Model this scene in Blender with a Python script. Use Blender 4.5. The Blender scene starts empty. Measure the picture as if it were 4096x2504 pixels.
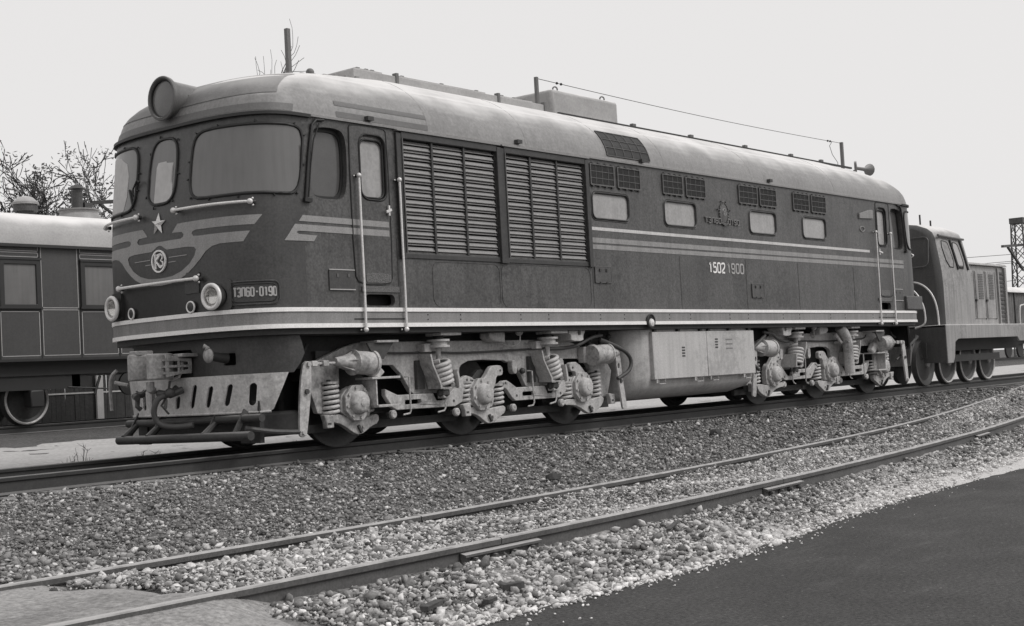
import bpy, bmesh, math, random
import numpy as np
from mathutils import Vector, Matrix
from mathutils.geometry import delaunay_2d_cdt

random.seed(7)
RNG = np.random.default_rng(11)
R = math.radians
SC = bpy.context.scene
COL = SC.collection

# ------------------------------------------------------------------ camera
cam_d = bpy.data.cameras.new('camera'); cam = bpy.data.objects.new('camera', cam_d); COL.objects.link(cam)
CAM = Vector((-9.7297, -13.2982, 0.7462))
def _cam():
    yaw, pit, rol = 0.8836, 0.0449, -0.0529
    fw = Vector((math.sin(yaw)*math.cos(pit), math.cos(yaw)*math.cos(pit), math.sin(pit)))
    r = Vector((math.cos(yaw), -math.sin(yaw), 0)); u = r.cross(fw)
    r2 = r*math.cos(rol) + u*math.sin(rol); u2 = -r*math.sin(rol) + u*math.cos(rol)
    m = Matrix.Identity(4)
    for i in range(3):
        m[i][0], m[i][1], m[i][2], m[i][3] = r2[i], u2[i], -fw[i], CAM[i]
    return m
cam.matrix_world = _cam()
cam_d.sensor_width = 36.0; cam_d.lens = 1.33343*36.0
cam_d.clip_start = 0.05; cam_d.clip_end = 3000
SC.camera = cam
SC.render.resolution_x, SC.render.resolution_y = 1024, 626

# ------------------------------------------------------------------ sky, sun, exposure
SUN_EL, SUN_AZ = R(46), R(155)          # azimuth measured from +Y clockwise: behind the camera, a little to the right
w = bpy.data.worlds.new('World'); SC.world = w; w.use_nodes = True
nt = w.node_tree; bg = nt.nodes['Background']
sky = nt.nodes.new('ShaderNodeTexSky'); sky.sky_type = 'NISHITA'; sky.sun_disc = False
sky.sun_elevation = SUN_EL; sky.sun_rotation = SUN_AZ; sky.air_density = 1.0; sky.dust_density = 4.0
bw = nt.nodes.new('ShaderNodeRGBToBW'); nt.links.new(sky.outputs[0], bw.inputs[0])
mx = nt.nodes.new('ShaderNodeMix'); mx.data_type = 'FLOAT'
mx.inputs[0].default_value = 0.90                     # cloud sheet: the clear sky shows only faintly through it
nt.links.new(bw.outputs[0], mx.inputs[2]); mx.inputs[3].default_value = 7.1
tint = nt.nodes.new('ShaderNodeMix'); tint.data_type = 'RGBA'; tint.blend_type = 'MULTIPLY'; tint.inputs[0].default_value = 1
nt.links.new(mx.outputs[0], tint.inputs[6]); tint.inputs[7].default_value = (1.0, 0.985, 0.98, 1)
nt.links.new(tint.outputs[2], bg.inputs[0]); bg.inputs[1].default_value = 0.1
sun_d = bpy.data.lights.new('sun', 'SUN'); sun_d.energy = 1.5; sun_d.angle = R(28); sun_d.color = (1, .985, .97)
sun = bpy.data.objects.new('sun', sun_d); COL.objects.link(sun)
sdir = Vector((math.sin(SUN_AZ)*math.cos(SUN_EL), math.cos(SUN_AZ)*math.cos(SUN_EL), math.sin(SUN_EL)))
sun.rotation_euler = sdir.to_track_quat('Z', 'Y').to_euler()
SC.view_settings.view_transform = 'Standard'; SC.view_settings.look = 'None'
SC.view_settings.exposure = 0.28; SC.view_settings.gamma = 1.0; SC.view_settings.use_curve_mapping = False

# ------------------------------------------------------------------ materials
MATS = {}
def mat(name, a, rough=.55, b=None, scale=3.0, amount=.5, fine=None, streak=0.0, frost=0.0, frost_scale=2.5,
        bump=0.0, bump_scale=60, spec=.5, metal=0.0, coat=0.0, stain=0.0):
    """grey procedural paint / metal: two noise layers, optional rain streaks and frost dust on upward faces"""
    if name in MATS: return MATS[name]
    m = bpy.data.materials.new(name); m.use_nodes = True; MATS[name] = m
    t = m.node_tree; N = t.nodes; L = t.links; p = N['Principled BSDF']
    wt = (1.0, .982, .972)
    def c(v): return (v*wt[0], v*wt[1], v*wt[2], 1)
    geo = N.new('ShaderNodeNewGeometry')
    n1 = N.new('ShaderNodeTexNoise'); n1.inputs['Scale'].default_value = scale; n1.inputs['Detail'].default_value = 4
    n1.inputs['Roughness'].default_value = .62
    L.new(geo.outputs['Position'], n1.inputs['Vector'])
    mr = N.new('ShaderNodeMapRange'); mr.inputs[1].default_value = .5-.25*1.0; mr.inputs[2].default_value = .5+.25
    L.new(n1.outputs[0], mr.inputs[0])
    mixc = N.new('ShaderNodeMix'); mixc.data_type = 'RGBA'
    L.new(mr.outputs[0], mixc.inputs[0])
    bb = a*(1-amount) if b is None else b
    mixc.inputs[6].default_value = c(bb); mixc.inputs[7].default_value = c(a)
    last = mixc.outputs[2]
    if fine:
        n2 = N.new('ShaderNodeTexNoise'); n2.inputs['Scale'].default_value = fine[0]; n2.inputs['Detail'].default_value = 4
        L.new(geo.outputs['Position'], n2.inputs['Vector'])
        r2 = N.new('ShaderNodeMapRange'); r2.inputs[1].default_value = .3; r2.inputs[2].default_value = .7
        r2.inputs[3].default_value = 1-fine[1]; r2.inputs[4].default_value = 1+fine[1]*.6
        L.new(n2.outputs[0], r2.inputs[0])
        mm = N.new('ShaderNodeMix'); mm.data_type = 'RGBA'; mm.blend_type = 'MULTIPLY'; mm.inputs[0].default_value = 1
        L.new(last, mm.inputs[6]); L.new(r2.outputs[0], mm.inputs[7]); last = mm.outputs[2]
    if streak:
        mp = N.new('ShaderNodeMapping'); mp.inputs['Scale'].default_value = (14, 14, .9)
        L.new(geo.outputs['Position'], mp.inputs[0])
        n3 = N.new('ShaderNodeTexNoise'); n3.inputs['Scale'].default_value = 1; n3.inputs['Detail'].default_value = 5
        L.new(mp.outputs[0], n3.inputs['Vector'])
        r3 = N.new('ShaderNodeMapRange'); r3.inputs[1].default_value = .4; r3.inputs[2].default_value = .72
        r3.inputs[3].default_value = 1.0; r3.inputs[4].default_value = 1-streak
        L.new(n3.outputs[0], r3.inputs[0])
        mm = N.new('ShaderNodeMix'); mm.data_type = 'RGBA'; mm.blend_type = 'MULTIPLY'; mm.inputs[0].default_value = 1
        L.new(last, mm.inputs[6]); L.new(r3.outputs[0], mm.inputs[7]); last = mm.outputs[2]
    if stain:                                   # flaking and grime in blotches of their own shape
        na = N.new('ShaderNodeTexNoise'); na.inputs['Scale'].default_value = .9; na.inputs['Detail'].default_value = 2
        nb = N.new('ShaderNodeTexNoise'); nb.inputs['Scale'].default_value = 11; nb.inputs['Detail'].default_value = 6; nb.inputs['Roughness'].default_value = .7
        for q_ in (na, nb): L.new(geo.outputs['Position'], q_.inputs['Vector'])
        sm = N.new('ShaderNodeMath'); sm.operation = 'ADD'; L.new(na.outputs[0], sm.inputs[0]); L.new(nb.outputs[0], sm.inputs[1])
        r5 = N.new('ShaderNodeMapRange'); r5.inputs[1].default_value = 1.04; r5.inputs[2].default_value = 1.22; r5.inputs[3].default_value = 1; r5.inputs[4].default_value = 1-stain
        L.new(sm.outputs[0], r5.inputs[0])
        mm = N.new('ShaderNodeMix'); mm.data_type = 'RGBA'; mm.blend_type = 'MULTIPLY'; mm.inputs[0].default_value = 1
        L.new(last, mm.inputs[6]); L.new(r5.outputs[0], mm.inputs[7]); last = mm.outputs[2]
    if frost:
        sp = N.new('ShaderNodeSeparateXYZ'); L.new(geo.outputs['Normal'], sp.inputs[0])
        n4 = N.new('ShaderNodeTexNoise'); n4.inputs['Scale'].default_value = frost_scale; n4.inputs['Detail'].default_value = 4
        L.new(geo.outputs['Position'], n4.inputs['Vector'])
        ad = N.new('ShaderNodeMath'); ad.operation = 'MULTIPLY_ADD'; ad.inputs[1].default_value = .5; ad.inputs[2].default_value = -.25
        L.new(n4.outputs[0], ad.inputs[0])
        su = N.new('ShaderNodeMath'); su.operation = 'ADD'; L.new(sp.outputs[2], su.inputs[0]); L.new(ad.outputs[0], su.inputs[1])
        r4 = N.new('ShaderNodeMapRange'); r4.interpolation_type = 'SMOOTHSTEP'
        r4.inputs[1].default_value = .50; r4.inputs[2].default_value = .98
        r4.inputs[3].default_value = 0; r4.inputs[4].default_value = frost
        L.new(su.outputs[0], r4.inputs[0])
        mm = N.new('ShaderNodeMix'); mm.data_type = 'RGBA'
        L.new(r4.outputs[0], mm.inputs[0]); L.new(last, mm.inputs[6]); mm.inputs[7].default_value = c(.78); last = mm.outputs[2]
    L.new(last, p.inputs['Base Color'])
    p.inputs['Roughness'].default_value = rough; p.inputs['Metallic'].default_value = metal
    p.inputs['Specular IOR Level'].default_value = spec
    if coat: p.inputs['Coat Weight'].default_value = coat
    if bump:
        n5 = N.new('ShaderNodeTexNoise'); n5.inputs['Scale'].default_value = bump_scale; n5.inputs['Detail'].default_value = 5
        L.new(geo.outputs['Position'], n5.inputs['Vector'])
        bp = N.new('ShaderNodeBump'); bp.inputs['Strength'].default_value = bump; bp.inputs['Distance'].default_value = .02
        L.new(n5.outputs[0], bp.inputs['Height']); L.new(bp.outputs[0], p.inputs['Normal'])
    return m

M = dict(
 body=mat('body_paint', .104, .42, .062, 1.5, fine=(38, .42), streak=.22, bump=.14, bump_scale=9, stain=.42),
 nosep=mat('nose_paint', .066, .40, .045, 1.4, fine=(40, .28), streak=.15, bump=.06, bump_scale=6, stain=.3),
 lower=mat('nose_panel', .03, .35, .02, 2.5, fine=(30, .3)),
 cream=mat('cream_stripe', .31, .5, .24, 3, fine=(50, .2), streak=.22),
 wing=mat('wing_paint', .31, .5, .25, 2.2, fine=(60, .18), streak=.12),
 white=mat('white_stripe', .88, .5, .78, 4, fine=(60, .12), streak=.06),
 pale=mat('pale_stripe', .62, .5, .50, 4, fine=(60, .18), streak=.12),
 sole=mat('sole_band', .26, .5, .20, 2.5, fine=(50, .2), streak=.2),
 under=mat('underframe', .035, .7, .02, 4, fine=(30, .3)),
 black=mat('black_recess', .012, .8, .008, 4),
 rubber=mat('rubber', .02, .6, .012, 8),
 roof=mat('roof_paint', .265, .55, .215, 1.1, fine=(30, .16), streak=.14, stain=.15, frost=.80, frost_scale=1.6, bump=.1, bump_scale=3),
 roofdark=mat('roof_dark', .14, .55, .105, 1.6, fine=(40, .15), frost=.3),
 roofbox=mat('roof_box', .38, .55, .27, 2, fine=(30, .12), frost=.9),
 glass=mat('window_glass', .155, .10, .125, 1.2, streak=.12, spec=.6),
 glassl=mat('frosted_window', .37, .25, .29, 5, fine=(25, .12), streak=.14, spec=.5),
 glassside=mat('cab_glass', .075, .12, .10, 3, fine=(90, .1), spec=.5),
 sheet=mat('sheet_glare', .50, .6, .42, 4, fine=(14, .08)),  # pale sheet, also used for sky glare painted on the far windscreen
 slat=mat('louver_slat', .26, .45, .20, 2, fine=(40, .18), frost=.35),
 frame=mat('louver_frame', .05, .5, .03, 4, fine=(30, .25)),
 grille=mat('grille_mesh', .022, .6, .014, 30),
 gbar=mat('grille_bar', .12, .5, .06, 9),
 chrome=mat('bright_rail', .78, .35, .62, 9, fine=(60, .2), metal=.15),
 ring=mat('lamp_ring', .82, .32, .55, 9, metal=.1),
 refl=mat('lamp_reflector', .75, .18, .6, 9, metal=.8),
 plate=mat('plate', .035, .4, .025, 9),
 letter=mat('letter', .42, .45, .36, 20),
 bogie=mat('bogie_grey', .52, .55, .38, 2.2, fine=(35, .22), streak=.22, frost=.3, bump=.15, bump_scale=14, stain=.45),
 bogied=mat('bogie_dark', .07, .6, .04, 3, fine=(30, .3)),  # colour kept low to deepen the shade inside the bogies
 spring=mat('spring_steel', .52, .45, .38, 5, fine=(40, .2), frost=.2),
 tank=mat('tank_grey', .52, .5, .43, 1.6, fine=(45, .14), streak=.16, stain=.22),
 wheel=mat('wheel_steel', .038, .6, .022, 5, fine=(25, .3)),
 tyre=mat('tyre_steel', .10, .5, .06, 6, fine=(30, .25)),
 whiterim=mat('white_rim', .60, .5, .45, 6, fine=(30, .2)),
 plow=mat('plow_grey', .60, .5, .47, 1.8, fine=(40, .18), streak=.2, stain=.3),
 coupler=mat('coupler_steel', .40, .6, .2, 6, fine=(30, .3), frost=.3),
 tubem=mat('footboard_tube', .045, .55, .028, 6, fine=(30, .3), frost=.18),
 hose=mat('hose_rubber', .07, .6, .045, 9),
 rail=mat('rail_steel', .036, .6, .022, 6, fine=(60, .3), frost=.16, frost_scale=5),  # darkened for the locomotive's shadow on the rail, and oily
 rail2=mat('siding_rail_steel', .105, .6, .07, 6, fine=(60, .3), frost=.45, frost_scale=6),
 sleeper=mat('sleeper_wood', .15, .85, .085, 7, fine=(50, .3), frost=.14, bump=.3, bump_scale=40),
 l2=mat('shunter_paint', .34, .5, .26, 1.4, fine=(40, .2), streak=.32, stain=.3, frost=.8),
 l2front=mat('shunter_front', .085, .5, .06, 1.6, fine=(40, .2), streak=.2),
 carr=mat('carriage_paint', .062, .45, .05, 1.4, fine=(35, .16), streak=.1),
 carrf=mat('carriage_frame', .022, .5, .015, 4),
 carrr=mat('carriage_roof', .40, .6, .30, 1.2, fine=(25, .12), frost=.85, frost_scale=1.2),
 carrw=mat('carriage_glass', .16, .2, .13, 2, streak=.15, spec=.4),
 lining=mat('lining_line', .40, .5, .30, 8),
 boxcar=mat('boxcar_boards', .16, .7, .10, 3, fine=(14, .25), streak=.2),
 lattice=mat('lattice_steel', .11, .6, .05, 4),
 wood=mat('fence_wood', .06, .8, .035, 3, fine=(20, .3), streak=.3),
 bark=mat('bark', .055, .85, .035, 6),
 leaf=mat('leaf', .07, .7, .05, 4),
 weed=mat('weed', .08, .8, .05, 5),
 scrap=mat('scrap_wood', .09, .8, .05, 9, fine=(40, .3)),
 clod=mat('dark_clod', .05, .9, .03, 9),
)

# ------------------------------------------------------------------ mesh helpers
def rrect(x0, x1, z0, z1, r, n=6):
    r = min(r, (x1-x0)/2-1e-4, (z1-z0)/2-1e-4); o = []
    for cx, cz, a0 in ((x1-r, z1-r, 0), (x0+r, z1-r, 90), (x0+r, z0+r, 180), (x1-r, z0+r, 270)):
        for i in range(n+1):
            a = R(a0+90*i/n); o.append((cx+r*math.cos(a), cz+r*math.sin(a)))
    return o
def circ(cx, cz, r, n=20, rz=None):
    return [(cx+r*math.cos(2*math.pi*i/n), cz+(rz or r)*math.sin(2*math.pi*i/n)) for i in range(n)]
def resample(loop, step):
    o = []
    for i, a in enumerate(loop):
        b = loop[(i+1) % len(loop)]; d = math.hypot(b[0]-a[0], b[1]-a[1]); k = max(1, int(math.ceil(d/step)))
        for j in range(k): o.append((a[0]+(b[0]-a[0])*j/k, a[1]+(b[1]-a[1])*j/k))
    return o
def chaikin(loop, k=2):
    for _ in range(k):
        o = []
        for i, a in enumerate(loop):
            b = loop[(i+1) % len(loop)]
            o += [(a[0]*.75+b[0]*.25, a[1]*.75+b[1]*.25), (a[0]*.25+b[0]*.75, a[1]*.25+b[1]*.75)]
        loop = o
    return loop
def inside(p, loop):
    c = False; x, z = p; n = len(loop)
    for i in range(n):
        x1, z1 = loop[i]; x2, z2 = loop[i-1]
        if (z1 > z) != (z2 > z) and x < (x2-x1)*(z-z1)/(z2-z1)+x1: c = not c
    return c
def tri2d(outer, holes=(), step=None):
    if step:
        outer = resample(outer, step); holes = [resample(h, step) for h in holes]
    pts = []; edges = []; loops = []
    for lp in [outer]+list(holes):
        b = len(pts); n = len(lp); pts += [Vector(p) for p in lp]; edges += [(b+i, b+(i+1) % n) for i in range(n)]
        loops.append(list(range(b, b+n)))
    nb = len(pts)
    if step:
        xs = [p[0] for p in outer]; zs = [p[1] for p in outer]
        x = min(xs)+step/2
        while x < max(xs):
            z = min(zs)+step/2
            while z < max(zs):
                if inside((x, z), outer) and not any(inside((x, z), h) for h in holes): pts.append(Vector((x, z)))
                z += step
            x += step
    ov, oe, of, a_, b_, c_ = delaunay_2d_cdt(pts, edges, [], 0, 1e-7)
    back = {}
    for i, src in enumerate(a_):
        for s in src: back[s] = i
    P = [(v[0], v[1]) for v in ov]; T = []
    for f in of:
        c = (sum(P[i][0] for i in f)/len(f), sum(P[i][1] for i in f)/len(f))
        if inside(c, outer) and not any(inside(c, h) for h in holes): T.append(tuple(f))
    L = [[back.get(i, i) for i in lp] for lp in loops]
    return P, T, L

class MB:
    def __init__(s): s.v = []; s.f = []
    def add(s, v, f):
        b = len(s.v); s.v += [tuple(p) for p in v]; s.f += [tuple(i+b for i in q) for q in f]; return s
    def box(s, x0, x1, y0, y1, z0, z1):
        v = [(x, y, z) for x in (x0, x1) for y in (y0, y1) for z in (z0, z1)]
        return s.add(v, [(0, 1, 3, 2), (4, 6, 7, 5), (0, 4, 5, 1), (2, 3, 7, 6), (0, 2, 6, 4), (1, 5, 7, 3)])
    def obox(s, c, u, v, w):
        c, u, v, w = map(Vector, (c, u, v, w))
        p = [c+a*u+b*v+d*w for a in (-1, 1) for b in (-1, 1) for d in (-1, 1)]
        return s.add(p, [(0, 1, 3, 2), (4, 6, 7, 5), (0, 4, 5, 1), (2, 3, 7, 6), (0, 2, 6, 4), (1, 5, 7, 3)])
    def bar(s, a, b, w, h=None, up=(0, 0, 1)):
        a, b = Vector(a), Vector(b); d = b-a; l = d.length; d.normalize(); up = Vector(up)
        if abs(d.dot(up)) > .99: up = Vector((1, 0, 0))
        x = d.cross(up).normalized(); y = x.cross(d)
        return s.obox((a+b)/2, d*l/2, x*w/2, y*(h or w)/2)
    def sheet(s, outer, fn_a, fn_b, holes=(), step=None):
        """solid between two mapped copies of a 2-D outline"""
        P, T, L = tri2d(outer, holes, step); n = len(P)
        v = [fn_a(*p) for p in P]+[fn_b(*p) for p in P]
        f = [t for t in T]+[tuple(i+n for i in reversed(t)) for t in T]
        for lp in L:
            for i in range(len(lp)):
                a, b = lp[i], lp[(i+1) % len(lp)]
                if a != b: f.append((b, a, a+n, b+n))
        return s.add(v, f)
    def prism(s, outer, y0, y1, holes=(), mx=lambda x: x):
        return s.sheet(outer, lambda x, z: (mx(x), y0, z), lambda x, z: (mx(x), y1, z), holes)
    def prismx(s, outer, x0, x1, holes=()):
        return s.sheet(outer, lambda y, z: (x0, y, z), lambda y, z: (x1, y, z), holes)
    def tube(s, pts, r, n=8, closed=False, cap=True):
        pts = [Vector(p) for p in pts]; m = len(pts); rs = r if isinstance(r, (list, tuple)) else [r]*m
        ref = None; rings = []
        for i, p in enumerate(pts):
            t = (pts[(i+1) % m]-pts[i-1]) if closed else (pts[min(i+1, m-1)]-pts[max(i-1, 0)])
            t.normalize()
            if ref is None:
                ref = Vector((0, 0, 1)) if abs(t.z) < .9 else Vector((1, 0, 0))
            x = t.cross(ref)
            if x.length < 1e-6: x = t.orthogonal()
            x.normalize(); y = x.cross(t); ref = y
            rings.append([p+(x*math.cos(2*math.pi*k/n)+y*math.sin(2*math.pi*k/n))*rs[i] for k in range(n)])
        v = [q for rg in rings for q in rg]; f = []
        for i in range(m if closed else m-1):
            j = (i+1) % m
            for k in range(n): f.append((i*n+k, i*n+(k+1) % n, j*n+(k+1) % n, j*n+k))
        if cap and not closed:
            f.append(tuple(reversed(range(n)))); f.append(tuple((m-1)*n+k for k in range(n)))
        return s.add(v, f)
    def cyl(s, a, b, r, r2=None, n=18):
        return s.tube([a, b], [r, r if r2 is None else r2], n)
    def lathe(s, prof, o, ax, n=24, caps=True):
        """prof: list of (radius, height) along ax"""
        o = Vector(o); ax = Vector(ax).normalized(); x = ax.orthogonal().normalized(); y = ax.cross(x); m = len(prof)
        v = [o+ax*h+(x*math.cos(2*math.pi*k/n)+y*math.sin(2*math.pi*k/n))*max(r, 1e-4) for r, h in prof for k in range(n)]
        f = [(i*n+k, i*n+(k+1) % n, (i+1)*n+(k+1) % n, (i+1)*n+k) for i in range(m-1) for k in range(n)]
        if caps: f.append(tuple(reversed(range(n)))); f.append(tuple((m-1)*n+k for k in range(n)))
        return s.add(v, f)
    def ball(s, c, r, n=10):
        pr = [(r*math.sin(math.pi*i/n), -r*math.cos(math.pi*i/n)) for i in range(n+1)]
        return s.lathe(pr, c, (0, 0, 1), n+4)
    def ring(s, c, ax, Rr, r, n=28, k=8):
        c = Vector(c); ax = Vector(ax).normalized(); x = ax.orthogonal().normalized(); y = ax.cross(x)
        return s.tube([c+(x*math.cos(2*math.pi*i/n)+y*math.sin(2*math.pi*i/n))*Rr for i in range(n)], r, k, closed=True)
    def coil(s, a, b, Rr, r, turns, seg=14, n=7):
        a, b = Vector(a), Vector(b); ax = (b-a); l = ax.length; ax.normalize(); x = ax.orthogonal().normalized(); y = ax.cross(x)
        m = int(turns*seg)
        return s.tube([a+ax*l*i/m+(x*math.cos(2*math.pi*i/seg)+y*math.sin(2*math.pi*i/seg))*Rr for i in range(m+1)], r, n)
    def build(s, name, m, parent=None, smooth=30, bevel=0, loc=None, recalc=True):
        me = bpy.data.meshes.new(name)
        vs = s.v if loc is None else [(p[0]-loc[0], p[1]-loc[1], p[2]-loc[2]) for p in s.v]
        me.from_pydata(vs, [], s.f)
        if recalc:
            b = bmesh.new(); b.from_mesh(me); bmesh.ops.recalc_face_normals(b, faces=b.faces); b.to_mesh(me); b.free()
        if smooth:
            me.polygons.foreach_set('use_smooth', [True]*len(me.polygons)); me.set_sharp_from_angle(angle=R(smooth))
        me.materials.append(M[m] if isinstance(m, str) else m)
        o = bpy.data.objects.new(name, me); COL.objects.link(o)
        if loc is not None: o.location = loc
        if parent is not None: adopt(o, parent)
        if bevel:
            bv = o.modifiers.new('bevel', 'BEVEL'); bv.width = bevel; bv.segments = 2; bv.limit_method = 'ANGLE'; bv.angle_limit = R(40)
        return o
def wloc(o):
    v = Vector((0, 0, 0))
    while o is not None: v = v+o.location+o.matrix_parent_inverse.to_translation(); o = o.parent
    return v
def adopt(o, parent):
    o.parent = parent; o.matrix_parent_inverse = Matrix.Translation(-wloc(parent))
def tag(o, label=None, cat=None, group=None, kind=None):
    if label: o['label'] = label
    if cat: o['category'] = cat
    if group: o['group'] = group
    if kind: o['kind'] = kind
    return o
def empty(name, loc, label, cat, group=None):
    o = bpy.data.objects.new(name, None); COL.objects.link(o); o.location = loc; o.empty_display_size = .3
    return tag(o, label, cat, group)
def copy_at(o, parent, loc, rot=None, scale=None):
    c = o.copy(); COL.objects.link(c); c.parent = None; c.matrix_parent_inverse = Matrix.Identity(4)
    c.location = loc
    if rot: c.rotation_euler = rot
    if scale: c.scale = scale
    if parent is not None: adopt(c, parent)
    return c

# ================================================================== SETTING
def smst(a, b, x):
    t = np.clip((np.asarray(x, float)-a)/(b-a), 0, 1); return t*t*(3-2*t)
HY = [-300, -60, -9.2, -8.6, -8.2, -7.8, -5.0, -4.2, -2.3, -1.6, 1.6, 3.0, 9.0, 11.5, 12.4, 60, 600]
HZ = [-.62, -.62, -.61, -.60, -.57, -.47, -.43, -.37, -.22, -.20, -.20, -.20, -.13, .0, .035, .05, .05]
def sy(x):
    s = np.maximum(np.asarray(x, float)+4, 0); return -6.65+.0078*s*s/(1+.016*s)
def sz(x): return -.32+smst(8, 26, x)*.13

def hgt(x, y):
    h = np.interp(y, HY, HZ)
    ramp = smst(9, 30, x)
    wgt = smst(-10.5, -7.5, y)*(1-smst(-2.6, -1.8, y))
    h = h+ramp*wgt*(-.20-h)*.9
    d = np.abs(np.asarray(y, float)-sy(x))
    return np.maximum(h, sz(x)-.115-.30*np.clip(d-1.0, 0, 9)-.02*(d > .8))
def gravel_mat(name, a, b, bump):
    m = bpy.data.materials.new(name); m.use_nodes = True; t = m.node_tree; N = t.nodes; L = t.links; p = N['Principled BSDF']
    geo = N.new('ShaderNodeNewGeometry')
    v = N.new('ShaderNodeTexVoronoi'); v.inputs['Scale'].default_value = 26; v.inputs['Randomness'].default_value = 1
    n = N.new('ShaderNodeTexNoise'); n.inputs['Scale'].default_value = .55; n.inputs['Detail'].default_value = 8
    n2 = N.new('ShaderNodeTexNoise'); n2.inputs['Scale'].default_value = 22; n2.inputs['Detail'].default_value = 5
    for q in (v, n, n2): L.new(geo.outputs['Position'], q.inputs['Vector'])
    b1 = N.new('ShaderNodeRGBToBW'); L.new(v.outputs['Color'], b1.inputs[0])
    ad = N.new('ShaderNodeMath'); ad.operation = 'MULTIPLY'; L.new(b1.outputs[0], ad.inputs[0]); L.new(n2.outputs[0], ad.inputs[1])
    ad2 = N.new('ShaderNodeMath'); ad2.operation = 'MULTIPLY_ADD'; ad2.inputs[1].default_value = 1.4; L.new(ad.outputs[0], ad2.inputs[0]); L.new(n.outputs[0], ad2.inputs[2])
    mr = N.new('ShaderNodeMapRange'); mr.inputs[1].default_value = .45; mr.inputs[2].default_value = 1.25; L.new(ad2.outputs[0], mr.inputs[0])
    mix = N.new('ShaderNodeMix'); mix.data_type = 'RGBA'; L.new(mr.outputs[0], mix.inputs[0])
    mix.inputs[6].default_value = (b, b*.98, b*.97, 1); mix.inputs[7].default_value = (a, a*.98, a*.97, 1)
    fa = N.new('ShaderNodeAttribute'); fa.attribute_name = 'frost'
    fm = N.new('ShaderNodeMath'); fm.operation = 'MULTIPLY_ADD'; fm.inputs[1].default_value = 1.6; fm.inputs[2].default_value = -.62; L.new(n2.outputs[0], fm.inputs[0])
    fs = N.new('ShaderNodeMath'); fs.operation = 'ADD'; fs.use_clamp = True; L.new(fm.outputs[0], fs.inputs[0]); L.new(fa.outputs['Fac'], fs.inputs[1])
    ft = N.new('ShaderNodeMath'); ft.operation = 'MULTIPLY'; L.new(fs.outputs[0], ft.inputs[0]); L.new(fa.outputs['Fac'], ft.inputs[1])
    mf = N.new('ShaderNodeMix'); mf.data_type = 'RGBA'; L.new(ft.outputs[0], mf.inputs[0]); L.new(mix.outputs[2], mf.inputs[6]); mf.inputs[7].default_value = (.50, .49, .485, 1)
    L.new(mf.outputs[2], p.inputs['Base Color']); p.inputs['Roughness'].default_value = .9; p.inputs['Specular IOR Level'].default_value = .2
    bp = N.new('ShaderNodeBump'); bp.inputs['Strength'].default_value = bump; bp.inputs['Distance'].default_value = .03
    L.new(ad2.outputs[0], bp.inputs['Height']); L.new(bp.outputs[0], p.inputs['Normal'])
    return m
M['ground'] = gravel_mat('gravel_ground', .15, .055, 1.0)  # dark base colour paints the shade in the gaps between stones
M['sand'] = mat('sand_path', .50, .9, .40, .8, fine=(14, .25), bump=.5, bump_scale=30, spec=.2)
M['path'] = mat('packed_path', .37, .9, .25, 1.1, fine=(36, .34), bump=.7, bump_scale=38, spec=.2, stain=.25)
# asphalt: dark, with faint pale scuffs running along it
m = mat('asphalt', .080, .85, .046, 1.3, fine=(42, .5), bump=.6, bump_scale=90, spec=.25); M['asphalt'] = m
t = m.node_tree; N = t.nodes; L = t.links; p = N['Principled BSDF']; src = p.inputs['Base Color'].links[0].from_socket
geo = N.new('ShaderNodeNewGeometry'); mp = N.new('ShaderNodeMapping'); mp.inputs['Rotation'].default_value = (0, 0, R(-9)); mp.inputs['Scale'].default_value = (.8, 3.4, 1)
ns = N.new('ShaderNodeTexNoise'); ns.inputs['Scale'].default_value = 1.1; ns.inputs['Detail'].default_value = 8; ns.inputs['Roughness'].default_value = .7
L.new(geo.outputs['Position'], mp.inputs[0]); L.new(mp.outputs[0], ns.inputs['Vector'])
mr = N.new('ShaderNodeMapRange'); mr.inputs[1].default_value = .55; mr.inputs[2].default_value = .78; mr.inputs[4].default_value = .34; L.new(ns.outputs[0], mr.inputs[0])
mm = N.new('ShaderNodeMix'); mm.data_type = 'RGBA'; L.new(mr.outputs[0], mm.inputs[0]); L.new(src, mm.inputs[6]); mm.inputs[7].default_value = (.17, .167, .165, 1)
v2 = N.new('ShaderNodeTexNoise'); v2.inputs['Scale'].default_value = 34; v2.inputs['Detail'].default_value = 2; L.new(geo.outputs['Position'], v2.inputs['Vector'])
m3 = N.new('ShaderNodeMapRange'); m3.inputs[1].default_value = .70; m3.inputs[2].default_value = .78; m3.inputs[4].default_value = .55; L.new(v2.outputs[0], m3.inputs[0])
mk = N.new('ShaderNodeMix'); mk.data_type = 'RGBA'; L.new(m3.outputs[0], mk.inputs[0]); L.new(mm.outputs[2], mk.inputs[6]); mk.inputs[7].default_value = (.30, .295, .29, 1)
L.new(mk.outputs[2], p.inputs['Base Color'])

def grid_sheet(name, xs, ys, zf, m, **kw):
    nx, ny = len(xs), len(ys); X, Y = np.meshgrid(xs, ys, indexing='ij'); Z = zf(X, Y)
    v = np.stack([X.ravel(), Y.ravel(), Z.ravel()], 1)
    f = [(i*ny+j, (i+1)*ny+j, (i+1)*ny+j+1, i*ny+j+1) for i in range(nx-1) for j in range(ny-1)]
    b = MB(); b.v = [tuple(p) for p in v]; b.f = f
    return tag(b.build(name, m, smooth=180, recalc=False), **kw)
xs = np.concatenate([[-400, -150, -70, -40, -25], np.arange(-14, 12, .2), np.arange(12, 30, .5), np.arange(30, 80, 5), [100, 160, 300, 800]])
ys = np.concatenate([[-300, -100, -50, -25, -15], np.arange(-12, -1, .2), np.arange(-1, 16, .4), [17, 19, 22, 28, 40, 70, 150, 600]])
nz = RNG.normal(0, 1, (len(xs), len(ys)))
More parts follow.
